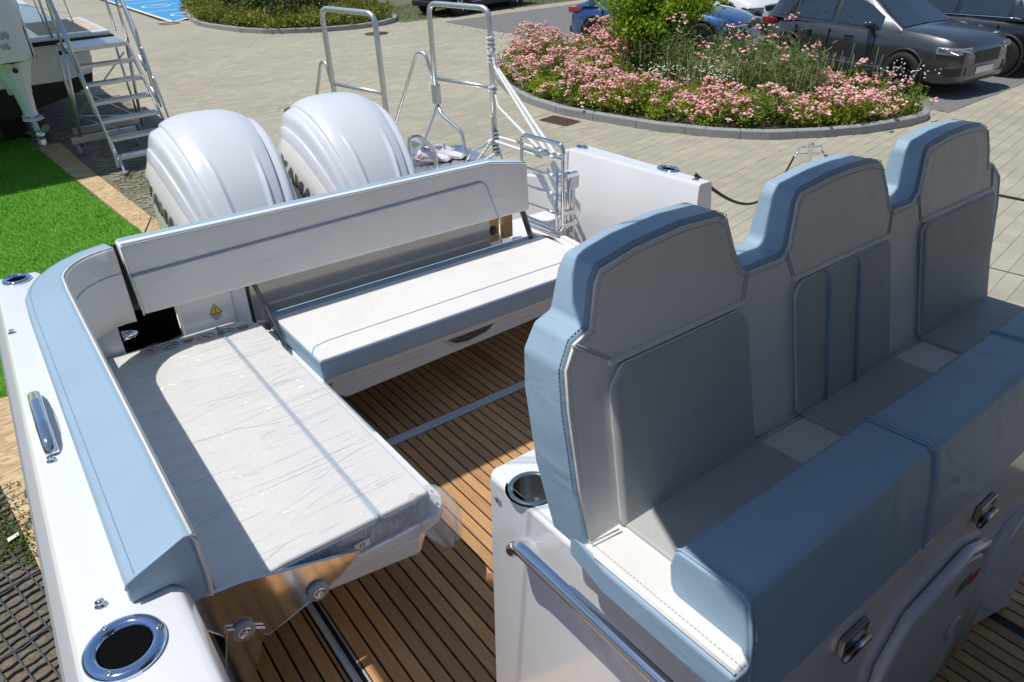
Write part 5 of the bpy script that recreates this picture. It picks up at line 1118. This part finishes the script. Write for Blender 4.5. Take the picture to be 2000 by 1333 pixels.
# ================================================================== cars
glass = mat('car_glass', (0.02, 0.03, 0.04), 0.03, coat=1.0, spec=1.0)
tyre = mat('tyre', (0.018, 0.018, 0.018), 0.8); rim_d = mat('dark_rim', (0.05, 0.05, 0.05), 0.3, metal=0.8); rim_s = mat('silver_rim', (0.6, 0.6, 0.62), 0.25, metal=0.9)
red_l = mat('red_tail_light', (0.35, 0.01, 0.015), 0.15, coat=0.8); lampm = mat('headlamp_glass', (0.25, 0.27, 0.30), 0.08, coat=1.0); trim = mat('black_trim', (0.02, 0.02, 0.022), 0.55)
chr_ = mat('bright_trim', (0.8, 0.82, 0.84), 0.12, metal=1)
def car(label, at, rz, paint_m, L=4.38, Wd=1.84, H=1.6, suv=True, rim=rim_d, group='cars parked beyond the flower bed', strip=False, simple=False, plate=True):
    """local: y forward 0..L from the rear bumper, x across, z up"""
    t = thing('parked_car', label, 'car', at=at, rotz=rz, group=group)
    hw = Wd/2; wb0, wb1 = 0.78*L/4.38, (0.78+2.64)*L/4.38; wr = 0.35
    # body stations: y, sill z, belt/bonnet z, half width, crown
    if suv: prof = [(0.0, 0.40, 0.78, 0.72), (0.05, 0.30, 0.98, 0.82), (0.25, 0.26, 1.04, 0.90), (0.9, 0.24, 1.02, 0.975), (1.7, 0.24, 1.00, 1.0), (2.6, 0.24, 0.985, 1.0), (3.0, 0.24, 1.02, 0.995), (3.25, 0.24, 1.045, 0.985), (3.6, 0.24, 1.03, 0.975), (4.0, 0.24, 0.985, 0.945), (4.2, 0.25, 0.93, 0.88), (4.32, 0.27, 0.84, 0.80), (4.38, 0.32, 0.66, 0.70)]
    else: prof = [(0.0, 0.42, 0.72, 0.74), (0.06, 0.30, 0.92, 0.83), (0.3, 0.24, 0.98, 0.92), (0.9, 0.22, 0.97, 0.98), (1.7, 0.22, 0.94, 1.0), (2.6, 0.22, 0.92, 1.0), (3.0, 0.22, 0.93, 0.99), (3.2, 0.22, 0.91, 0.975), (3.6, 0.22, 0.85, 0.96), (4.0, 0.22, 0.77, 0.90), (4.22, 0.24, 0.68, 0.80), (4.38, 0.30, 0.52, 0.62)]
    k = L/4.38; P = []
    for a, b in zip(prof[:-1], prof[1:]):
        for s in (0, 0.5): P.append(tuple(a[i]*(1-s)+b[i]*s for i in range(4)))
    P.append(prof[-1]); rings = []
    def arch(y):
        z = 0
        for wc_ in (wb0, wb1):
            d = abs(y-wc_)
            if d < 0.42: z = max(z, 0.34+math.sqrt(0.42**2-d**2))
        return z
    for (y, zs, zb, w_) in P:
        y *= k; w2 = w_*hw; cr = 0.035 if y > 3.0*k else 0.02
        rings.append([(-w2*0.93, y, zs), (-w2*0.985, y, zs+0.06), (-w2*1.0, y, zs+(zb-zs)*0.35), (-w2*0.985, y, zs+(zb-zs)*0.62), (-w2*0.975, y, zb-0.14), (-w2*0.945, y, zb-0.115), (-w2*0.925, y, zb-0.02), (-w2*0.82, y, zb+cr*0.4), (-w2*0.4, y, zb+cr), (0, y, zb+cr*1.2),
                      (w2*0.4, y, zb+cr), (w2*0.82, y, zb+cr*0.4), (w2*0.925, y, zb-0.02), (w2*0.945, y, zb-0.115), (w2*0.975, y, zb-0.14), (w2*0.985, y, zs+(zb-zs)*0.62), (w2, y, zs+(zb-zs)*0.35), (w2*0.985, y, zs+0.06), (w2*0.93, y, zs)])
    body = loft('body', rings, paint_m, t, smooth=True)
    # cabin: painted roof shell with glass set into it
    if suv: cab = [(0.12, 1.02, 0.86, 0.0), (0.30, 1.40, 0.74, 0), (0.62, 1.54, 0.70, 0), (1.3, H, 0.68, 0), (2.0, H, 0.68, 0), (2.35, H-0.05, 0.69, 0), (2.75, 1.30, 0.76, 0), (3.22, 0.99, 0.84, 0)]
    else: cab = [(0.35, 0.97, 0.84, 0.0), (0.75, 1.27, 0.72, 0), (1.2, H-0.05, 0.66, 0), (1.7, H, 0.65, 0), (2.1, H-0.01, 0.66, 0), (2.45, H-0.12, 0.68, 0), (2.8, 1.12, 0.75, 0), (3.2, 0.91, 0.82, 0)]
    C2 = [tuple(a[i] for i in range(4)) for a in cab]
    def belt(y):
        for a, b in zip(P[:-1], P[1:]):
            if a[0] <= y <= b[0]: return a[2]+(b[2]-a[2])*(y-a[0])/(b[0]-a[0])
        return 0.95
    rr = []
    for (y, z, w_, _) in C2:
        zb = belt(y)-0.03; wb = 0.92*hw; wt = w_*hw; z = max(z, zb+0.012)
        rr.append([(-wb, y*k, zb), (-wb+(wb-wt)*0.9, y*k, zb+(z-zb)*0.9), (-wt*0.86, y*k, z), (0, y*k, z+0.015), (wt*0.86, y*k, z), (wb-(wb-wt)*0.9, y*k, zb+(z-zb)*0.9), (wb, y*k, zb)])
    loft('roof', rr, paint_m, body, smooth=True, caps=False, closed=False)
    # windows
    def side_pt(s, y, f, out=0.012):
        for a, b in zip(C2[:-1], C2[1:]):
            if a[0] <= y <= b[0]: q = (y-a[0])/(b[0]-a[0]); z = a[1]+(b[1]-a[1])*q; w_ = a[2]+(b[2]-a[2])*q; break
        zb = belt(y)-0.03; wb = 0.92*hw; wt = w_*hw; return (s*(wb-(wb-wt)*0.9*f+out), y*k, zb+(z-zb)*0.9*f)
    wins = [(0.42, 0.78), (0.86, 1.72), (1.82, 2.78)] if suv else [(0.55, 0.85), (0.95, 1.75), (1.85, 2.75)]
    for s in (-1, 1):
        for a, b in wins:
            V = []; n = 6
            for i in range(n+1):
                y = a+(b-a)*i/n
                for f in (0.14, 0.88): V.append(side_pt(s, y, f))
            finish('side_window', mdata('side_window', V, [(2*i, 2*i+1, 2*i+3, 2*i+2) if s < 0 else (2*i, 2*i+2, 2*i+3, 2*i+1) for i in range(n)]), glass, t)
        if strip:
            pts = [side_pt(s, y, 0.10, 0.018) for y in np.linspace(0.62, 2.9, 12)]; tube('window_trim', pts, 0.014, chr_, t, n=6)
            pts = [side_pt(s, y, 0.10 if y < 0.56 else 0.90*min(1, (y-0.5)/0.3), 0.018) for y in np.linspace(0.55, 1.2, 6)]; tube('window_trim', pts, 0.012, chr_, t, n=6)
    def glass_band(nm, i0, i1, a0, a1):
        V = []
        for q in (a0, a1):
            A = [Vector(p) for p in rr[i0]]; B = [Vector(p) for p in rr[i1]]
            row = [A[j].lerp(B[j], q) for j in (1, 2, 3, 4, 5)]; 
            row[0] = row[0].lerp(row[1], 0.5); row[4] = row[4].lerp(row[3], 0.5)
            V += [r_+Vector((0, 0.004 if i1 > 3 else -0.004, 0.012)) for r_ in row]
        finish(nm, recalc(mdata(nm, V, [(i, i+1, 6+i, 5+i) for i in range(4)])), glass, t)
    glass_band('windscreen', 5, 6, 0.0, 1.0); glass_band('windscreen', 6, 7, 0.0, 0.86)
    glass_band('rear_window', 0, 1, 0.25, 1.0); 
    if simple: pass
    # wheels and arches
    for s in (-1, 1):
        for wc_ in (wb0, wb1):
            cx = s*(hw-0.115)
            lathe('wheel_arch', [(0.405, -0.10*s), (0.42, 0.022*s), (0.385, 0.032*s), (0.372, 0.0), (0.0001, -0.02*s)], (s*(hw-0.03), wc_, 0.36), trim, body, ax=0, n=36)
            wh = lathe('wheel', [(0.20, -0.1), (0.30, -0.11), (wr, -0.09), (wr, 0.09), (0.30, 0.11), (0.225, 0.105), (0.215, 0.07)], (s*(hw-0.085), wc_, wr), tyre, t, ax=0, n=36)
            lathe('rim', [(0.222, s*0.085), (0.205, s*0.100), (0.195, s*0.06), (0.0001, s*0.05)], (s*(hw-0.085), wc_, wr), rim_d if rim is rim_d else trim, wh, ax=0, n=30)
            for j in range(5):
                a = 2*math.pi*j/5; u_ = Vector((0, math.cos(a), math.sin(a))); v_ = Vector((0, -math.sin(a), math.cos(a))); c = Vector((s*(hw-0.085), wc_, wr)); x_ = Vector((s, 0, 0))
                V = [c+u_*r1+v_*w2+x_*d for d in (0.07, 0.098) for r1, w2 in ((0.03, -0.035), (0.205, -0.028), (0.205, 0.028), (0.03, 0.035))]
                finish('spoke', recalc(mdata('spoke', V, BF)), rim, wh)
    # sills, bumpers, lamps, mirrors, grille, plate, handles
    for s in (-1, 1):
        boxes('sill', [(min(s*(hw-0.02), s*(hw+0.01)), max(s*(hw-0.02), s*(hw+0.01)), wb0+0.42, wb1-0.42, 0.22, 0.36)], trim, t, bevel=0.02)
        boxes('sill_trim', [(min(s*(hw), s*(hw+0.015)), max(s*(hw), s*(hw+0.015)), wb0+0.5, wb1-0.45, 0.375, 0.395)], chr_, t, bevel=0.005)
        for y in (1.15*k, 2.1*k): box('door_handle', min(s*(hw-0.03), s*(hw+0.012)), max(s*(hw-0.03), s*(hw+0.012)), y, y+0.20, 0.84, 0.87, paint_m, t, bevel=0.008)
        for y in (1.75*k, 2.75*k, 0.95*k):
            box('door_gap', min(s*(hw-0.05), s*(hw+0.002)), max(s*(hw-0.05), s*(hw+0.002)), y-0.004, y+0.004, 0.40, 0.92, black, body, bevel=0)
        loft('mirror', [[(s*(hw+0.02+0.1*q), 2.62*k+0.07*math.cos(a)*(1-0.3*q), 1.07+0.065*math.sin(a)*(1-0.2*q)+0.02*q) for a in np.linspace(0, 2*math.pi, 13)[:-1]] for q in (-0.6, 0, 0.6, 1.2, 1.5)], paint_m, t)
        zt_ = 0.86 if suv else 0.80
        v = [(s*hw*0.60, -0.005, zt_), (s*hw*0.86, 0.10, zt_+0.03), (s*hw*0.93, 0.40, zt_+0.06), (s*hw*0.93, 0.38, zt_+0.16), (s*hw*0.84, 0.10, zt_+0.15), (s*hw*0.62, 0.01, zt_+0.11)]
        prism('tail_light', [(0.0, zt_-0.02), (0.0, zt_+0.12), (0.36, zt_+0.13), (0.40, zt_+0.05)], 0, min(s*hw*0.66, s*hw*0.925), max(s*hw*0.66, s*hw*0.925), red_l, t, bevel=0.02, seg=3)
        zf = 0.78 if suv else 0.60
        hl_ = prism('headlight', [(hw*0.52*s, 4.365*k), (hw*0.80*s, 4.315*k), (hw*0.93*s, 4.17*k), (hw*0.975*s, 3.96*k), (hw*0.85*s, 3.95*k), (hw*0.52*s, 4.2*k)], 2, zf-0.045, zf+0.07, lampm, t, bevel=0.015)
        tube('light_strip', [(hw*0.54*s, 4.372*k, zf-0.02), (hw*0.80*s, 4.325*k, zf+0.045), (hw*0.945*s, 4.17*k, zf+0.055), (hw*0.98*s, 4.0*k, zf+0.06)], 0.009, chr_, hl_, n=6); tube('light_strip', [(hw*0.80*s, 4.325*k, zf+0.045), (hw*0.84*s, 4.30*k, zf-0.035), (hw*0.95*s, 4.15*k, zf+0.03)], 0.008, chr_, hl_, n=6)
        prism('fog_intake', [(hw*0.60*s, 4.395*k), (hw*0.84*s, 4.335*k), (hw*0.95*s, 4.16*k), (hw*0.6*s, 4.15*k)], 2, 0.40, 0.55, trim, t, bevel=0.02)
    box('grille', -hw*0.42, hw*0.42, 4.27*k, 4.385*k, 0.56, 0.78 if suv else 0.70, trim, t, bevel=0.03, seg=3)
    for j in range(4): box('grille_bar', -hw*0.38, hw*0.38, 4.38*k, 4.392*k, 0.59+0.045*j, 0.60+0.045*j, rim_d, t, bevel=0.002)
    box('lower_intake', -hw*0.62, hw*0.62, 4.22*k, 4.34*k, 0.24, 0.36, trim, t, bevel=0.03)
    if plate: box('number_plate', -0.26, 0.26, 4.385*k, 4.395*k, 0.40, 0.51, paper, t, bevel=0.003)
    box('rear_bumper', -hw*0.80, hw*0.80, -0.03, 0.2, 0.30, 0.48, trim, t, bevel=0.05, seg=3)
    if suv:
        for s in (-1, 1): tube('roof_rail', [(s*0.60, 0.7*k, H-0.02), (s*0.60, 1.2*k, H+0.05), (s*0.60, 2.1*k, H+0.04), (s*0.60, 2.4*k, H-0.03)], 0.015, trim, t)
    return t
gun = mat('graphite_paint', (0.075, 0.08, 0.09), 0.32, metal=0.6, coat=1.0, crough=0.04)
bl_p = mat('blue_car_paint', (0.035, 0.11, 0.30), 0.32, metal=0.55, coat=1.0, crough=0.03)
wh_p = mat('white_car_paint', (0.75, 0.76, 0.78), 0.3, coat=1.0); bk_p = mat('black_car_paint', (0.012, 0.013, 0.018), 0.25, coat=1.0, crough=0.03)
car('graphite grey crossover with its nose towards the yard, beside the pink roses', (15.08, 9.70, 0), R(173.2), gun)
car('black car with bright window trim at the right edge, next to the graphite crossover', (17.2, 4.95, 0), R(-2), bk_p, suv=True, strip=True, L=4.6)
car('blue saloon behind the small green tree, between the verge and the crossover', (13.85, 15.0, 0), R(-160), bl_p, suv=False, H=1.45, L=4.5)
car('white car mostly hidden behind the blue saloon and the graphite crossover', (18.6, 16.3, 0), R(172), wh_p, suv=False, H=1.45)
car('dark car with silver wheels behind the green shrub island', (13.6, 22.55, 0), R(-82), mat('navy_paint', (0.02, 0.028, 0.05), 0.25, coat=1.0), rim=rim_s, suv=True)
car('dark car right of the one behind the shrub island, on the verge', (15.1, 25.0, 0), R(-96), bk_p, suv=False, H=1.45, rim=rim_s)
car('second dark car along the verge, by the top of the photo', (20.3, 24.3, 0), R(-96), bk_p, suv=True, rim=rim_s)

# ================================================================== planting
def leaf_cloud(name, C, size, m, n_per=1, aspect=0.45, up=0.5, **k):
    """C: (n,3) centres; one small folded leaf each"""
    n = len(C); a = rng.random(n)*2*np.pi; el = rng.normal(up, 0.5, n); ro = rng.normal(0, 0.7, n)
    d = np.stack([np.cos(a)*np.cos(el), np.sin(a)*np.cos(el), np.sin(el)], 1)
    s = np.stack([-np.sin(a), np.cos(a), np.zeros(n)], 1); u = np.cross(d, s); s = s*np.cos(ro)[:, None]+u*np.sin(ro)[:, None]
    L = size*(0.6+0.8*rng.random(n))[:, None]; Wd = L*aspect
    V = np.empty((n, 4, 3)); V[:, 0] = C; V[:, 1] = C+d*L*0.5+s*Wd*0.5; V[:, 2] = C+d*L; V[:, 3] = C+d*L*0.5-s*Wd*0.5
    F = np.arange(4*n).reshape(n, 4)
    me = bpy.data.meshes.new(name); me.vertices.add(4*n); me.vertices.foreach_set('co', V.reshape(-1)); me.loops.add(4*n); me.loops.foreach_set('vertex_index', F.reshape(-1)); me.polygons.add(n); me.polygons.foreach_set('loop_start', np.arange(0, 4*n, 4)); me.polygons.foreach_set('loop_total', np.full(n, 4)); me.update(); me.validate()
    return finish(name, me, m, **k)
def leaf_mat(name, cols, trans=0.25):
    m = bpy.data.materials.new(name); m.use_nodes = True; t = m.node_tree; b = t.nodes['Principled BSDF']; o = t.nodes['Material Output']
    ge = t.nodes.new('ShaderNodeNewGeometry'); cr = t.nodes.new('ShaderNodeValToRGB'); e = cr.color_ramp.elements
    while len(e) < len(cols): e.new(0.5)
    for i, c in enumerate(cols): e[i].position = i/(len(cols)-1); e[i].color = (*c, 1)
    n = t.nodes.new('ShaderNodeTexNoise'); n.inputs['Scale'].default_value = 1.3; n.inputs['Detail'].default_value = 3; t.links.new(ge.outputs['Position'], n.inputs[0])
    ad = t.nodes.new('ShaderNodeMath'); ad.operation = 'MULTIPLY_ADD'; ad.inputs[1].default_value = 0.55; t.links.new(ge.outputs['Random Per Island'], ad.inputs[0])
    mr = t.nodes.new('ShaderNodeMapRange'); mr.inputs[1].default_value = 0.35; mr.inputs[2].default_value = 0.65; mr.inputs[3].default_value = 0; mr.inputs[4].default_value = 0.45; t.links.new(n.outputs[0], mr.inputs[0]); t.links.new(mr.outputs[0], ad.inputs[2])
    t.links.new(ad.outputs[0], cr.inputs[0]); t.links.new(cr.outputs[0], b.inputs['Base Color']); b.inputs['Roughness'].default_value = 0.55
    tl = t.nodes.new('ShaderNodeBsdfTranslucent'); t.links.new(cr.outputs[0], tl.inputs[0]); mx = t.nodes.new('ShaderNodeMixShader'); mx.inputs[0].default_value = trans
    t.links.new(b.outputs[0], mx.inputs[1]); t.links.new(tl.outputs[0], mx.inputs[2]); t.links.new(mx.outputs[0], o.inputs[0]); return m
rose_leaf = leaf_mat('rose_leaves', [(0.07, 0.13, 0.015), (0.20, 0.30, 0.025), (0.34, 0.43, 0.03), (0.48, 0.48, 0.04)], 0.45)
grass_leaf = leaf_mat('wild_grass', [(0.07, 0.13, 0.03), (0.17, 0.25, 0.05), (0.30, 0.33, 0.12)])
lime_leaf = leaf_mat('lime_leaves', [(0.09, 0.20, 0.012), (0.26, 0.40, 0.02), (0.44, 0.52, 0.03)], 0.45)
shrub_leaf = leaf_mat('shrub_leaves', [(0.09, 0.12, 0.012), (0.20, 0.23, 0.02), (0.34, 0.31, 0.03)], 0.35)
dark_leaf = leaf_mat('dark_leaves', [(0.012, 0.03, 0.008), (0.04, 0.075, 0.015), (0.08, 0.12, 0.02)])
def sample_poly(P, n, d=0.0):
    xs = [p[0] for p in P]; ys = [p[1] for p in P]; out = []
    Q = inset(P, d) if d else P
    while len(out) < n:
        x = rng.uniform(min(xs), max(xs)); y = rng.uniform(min(ys), max(ys))
        if in_poly(x, y, Q): out.append((x, y))
    return out
def plants(P, nplants, per, hfun, rad, m, name, size, label, cat, inset_d=0.25, aspect=0.45, zb=0.09, mask=None):
    C = []; tops = []
    for (x, y) in sample_poly(P, nplants, inset_d):
        if mask and not mask(x, y): continue
        h = hfun(x, y)*(0.5+0.85*rng.random())*(0.8+0.35*math.sin(x*3.1+1.3*y)*math.sin(y*2.7-x)); r = rad*(0.6+0.8*rng.random())
        n = int(per*(0.7+0.6*rng.random()))
        q = rng.normal(size=(n, 3)); q /= np.linalg.norm(q, axis=1)[:, None]; q *= (rng.random(n)**0.4)[:, None]
        c = np.stack([x+q[:, 0]*r, y+q[:, 1]*r, zb+h*0.5+q[:, 2]*h*0.5], 1); C.append(c); tops.append((x, y, zb+h, r, h))
    C = np.concatenate(C); leaf_cloud(name, C, size, m, aspect=aspect, label=label, cat=cat, kind='stuff'); return tops
def wild(x, y): return ((x-11.7)**2/1.5+(y-8.6)**2/3.2) < 1
def hb(x, y): return 0.40+0.12*math.sin(x*1.7+y*0.6)+(0.18 if y > 10.5 else 0)
t1 = plants(BED, 1250, 85, hb, 0.21, rose_leaf, 'rose_foliage', 0.058, 'green and lime foliage of the ground cover roses in the bed', 'rose bushes', mask=lambda x, y: not wild(x, y))
t2 = plants(BED, 1600, 80, lambda x, y: 0.92, 0.22, grass_leaf, 'wild_grass', 0.10, 'tall dull green wild grass in the middle of the rose bed', 'wild grass', aspect=0.13, mask=wild)
# blossoms: small pink balls in clusters on the plant tops
def blossoms(name, C, r, m, label, cat):
    base = [(0, 0, 1), (0, 0, -0.6)]+[(math.cos(a), math.sin(a), 0.25) for a in np.linspace(0, 2*math.pi, 6)[:-1]]
    base = np.array(base); fc = [(0, 2+i, 2+(i+1) % 5) for i in range(5)]+[(1, 2+(i+1) % 5, 2+i) for i in range(5)]; fc = np.array(fc)
    n = len(C); s = r*(0.6+0.8*rng.random(n)); V = C[:, None, :]+base[None]*s[:, None, None]; V += rng.normal(size=V.shape)*r*0.18
    F = (fc[None]+np.arange(n)[:, None, None]*7).reshape(-1, 3)
    me = bpy.data.meshes.new(name); me.from_pydata(V.reshape(-1, 3).tolist(), [], F.tolist()); return finish(name, me, m, label=label, cat=cat, kind='stuff')
C = []; CW = []
for (x, y, z, r, h) in t1:
    dens = 0.5+0.5*math.sin(x*2.9+1)*math.sin(y*2.3+0.6*x)
    if rng.random() > 0.10+0.75*dens: continue
    for c in range(rng.integers(2, 6)):
        cx, cy = x+rng.normal()*r*0.6, y+rng.normal()*r*0.6; cz = z-0.10*rng.random()+0.01
        for q in range(rng.integers(4, 13)): C.append((cx+rng.normal()*0.035, cy+rng.normal()*0.035, cz+rng.normal()*0.02))
for (x, y, z, r, h) in t2:
    if rng.random() < 0.22:
        for q in range(5): C.append((x+rng.normal()*0.06, y+rng.normal()*0.06, z-0.02+rng.normal()*0.03))
for (cx, cy) in ((10.5, 8.0), (10.9, 8.3), (10.1, 8.9), (12.7, 5.9)):
    for q in range(60): CW.append((cx+rng.normal()*0.22, cy+rng.normal()*0.22, 0.62+rng.normal()*0.05))
pinkm = bpy.data.materials.new('pink_petals'); pinkm.use_nodes = True; t = pinkm.node_tree; b = t.nodes['Principled BSDF']; ge = t.nodes.new('ShaderNodeNewGeometry'); cr = t.nodes.new('ShaderNodeValToRGB'); e = cr.color_ramp.elements
e[0].color = (0.70, 0.20, 0.25, 1); e[1].color = (0.84, 0.66, 0.56, 1); x_ = e.new(0.5); x_.color = (0.80, 0.40, 0.38, 1); t.links.new(ge.outputs['Random Per Island'], cr.inputs[0]); t.links.new(cr.outputs[0], b.inputs['Base Color']); b.inputs['Roughness'].default_value = 0.7
blossoms('rose_blossoms', np.array(C), 0.025, pinkm, 'pink and salmon rose blossoms over the flower bed', 'roses')
blossoms('white_blossoms', np.array(CW), 0.015, mat('white_petals', (0.75, 0.75, 0.68), 0.7), 'small white blossoms among the wild grass of the bed', 'white flowers')
# thin seed stalks standing above the bed
pa = []
for k in range(240):
    x, y = sample_poly(BED, 1, 0.4)[0]; h = 0.65+0.35*rng.random(); dx, dy = rng.normal()*0.08, rng.normal()*0.08
    pa.append([(x, y, 0.1), (x+dx*0.4, y+dy*0.4, h*0.6), (x+dx, y+dy, h)])
tubes('seed_stalks', pa, 0.004, mat('dry_stalk', (0.24, 0.22, 0.12), 0.8), n=4, kind='stuff', label='thin dry seed stalks standing above the roses', cat='grass stalks')
# shrub island
ISL2 = ISL
plants(ISL, 900, 70, lambda x, y: 0.42+0.25*max(0, min(1, (y-23.5)/4)), 0.34, shrub_leaf, 'shrub_foliage', 0.10, 'low yellow green shrubs filling the far kerbed island', 'shrubs', zb=0.1)
plants(ISL, 170, 120, lambda x, y: 0.95, 0.40, dark_leaf, 'taller_shrubs', 0.12, 'taller darker green shrubs in the middle of the far island', 'shrubs', zb=0.2, mask=lambda x, y: 24.4 < y and ((x-10.3)**2/4+(y-27)**2/9) < 1)

# small tree with pale green leaves in the bed
def branchy(name, label, x, y, H, spread, leafm, nbr, per, size, trunk_r, cz0=0.35, cat='tree'):
    t = thing(name, label, cat, at=(x, y, 0.09)); brm = mat('young_bark', (0.07, 0.055, 0.04), 0.9, noise=0.3, nscale=30)
    tube('trunk', [(x, y, 0.05), (x+0.02, y+0.01, H*0.35), (x-0.03, y+0.03, H*0.7), (x, y, H*0.95)], [trunk_r, trunk_r*0.8, trunk_r*0.5, trunk_r*0.2], brm, t, n=8)
    C = []; br = []
    for k in range(nbr):
        z0 = H*(cz0+0.6*rng.random()); a = rng.random()*6.28; L = spread*(0.5+0.6*rng.random())*(1.15-abs(z0/H-0.55)); e = Vector((x+math.cos(a)*L, y+math.sin(a)*L, z0+L*0.35*rng.random()+0.05)); br.append([(x, y, z0-0.12), tuple((Vector((x, y, z0))+e)/2+Vector((0, 0, 0.03))), tuple(e)])
        for j in range(5):
            c = Vector((x, y, z0)).lerp(e, 0.3+0.17*j); n = per//5; C.append(np.array(c)+rng.normal(size=(n, 3))*np.array([0.10, 0.10, 0.07])*spread*1.1)
    tubes('limb', br, 0.008, brm, t, n=5)
    leaf_cloud('crown', np.concatenate(C), size, leafm, aspect=0.6, parent=t, kind='stuff')
branchy('small_tree', 'small tree with bright yellow green leaves standing in the rose bed', 11.75, 10.45, 2.1, 1.0, lime_leaf, 85, 230, 0.085, 0.03, cz0=0.16)
branchy('dark_bush', 'dense dark green bush at the foot of the small bright tree', 11.2, 9.75, 0.85, 0.55, dark_leaf, 34, 170, 0.06, 0.02, cz0=0.2, cat='bush')
tt = thing('young_tree', 'dark slim tree trunk behind the small bright tree, in front of the blue saloon', 'tree', at=(12.45, 11.05, 0))
tube('trunk', [(12.45, 11.05, 0.05), (12.46, 11.07, 1.2), (12.50, 11.08, 3.2)], 0.055, mat('dark_bark', (0.03, 0.028, 0.025), 0.9), tt, n=10)
C = [np.array((12.3, 11.0, 3.3))+rng.normal(size=(900, 3))*np.array([0.7, 0.7, 0.6])]
leaf_cloud('crown', np.concatenate(C), 0.09, lime_leaf, aspect=0.6, parent=tt, kind='stuff')

# turf blades and weeds
n = 110000; xy = []
pts = np.stack([rng.uniform(-1.6, 1.45, n), rng.uniform(6.1, 17, n), np.full(n, 0.006)], 1)
ok = np.array([in_poly(p[0], p[1], LAWN) for p in pts]); pts = pts[ok]
turf_leaf = leaf_mat('turf_blades', [(0.10, 0.30, 0.010), (0.17, 0.44, 0.02), (0.26, 0.54, 0.06)], 0.3)
leaf_cloud('turf_blades', pts, 0.034, turf_leaf, aspect=0.22, up=0.9, label='bright green artificial turf pile left of the motors', cat='artificial grass', kind='stuff')
C = []
for (cx, cy, s, n) in ((-0.75, 4.62, 0.16, 700), (-0.62, 4.30, 0.07, 500), (-0.72, 4.42, 0.09, 500), (-0.82, 4.2, 0.07, 200), (-0.60, 4.1, 0.05, 160), (1.75, 10.7, 0.25, 500), (1.95, 10.0, 0.3, 500), (1.6, 11.3, 0.15, 300), (2.0, 11.2, 0.2, 250), (1.8, 9.3, 0.25, 300)):
    q = rng.normal(size=(n, 3))*s; q[:, 2] = np.abs(q[:, 2])*0.06+0.004; C.append(q+np.array([cx, cy, 0]))
leaf_cloud('weeds', np.concatenate(C), 0.022, leaf_mat('weed_leaves', [(0.05, 0.09, 0.01), (0.12, 0.17, 0.03), (0.20, 0.20, 0.06)]), aspect=0.55, up=0.4, label='weeds and moss growing through the ground grid and cobbles', cat='weeds', kind='stuff')
# bright far verge grass
n = 26000; pts = np.stack([rng.uniform(12.5, 24, n), rng.uniform(20.6, 26, n), np.zeros(n)], 1); pts = pts[pts[:, 1] > 22.0-0.04*(pts[:, 0]-12.3)+0.05]
leaf_cloud('verge_grass', pts, 0.05, grass_leaf, aspect=0.3, up=0.9, label='thin grass of the verge under the dark cars', cat='grass', kind='stuff')
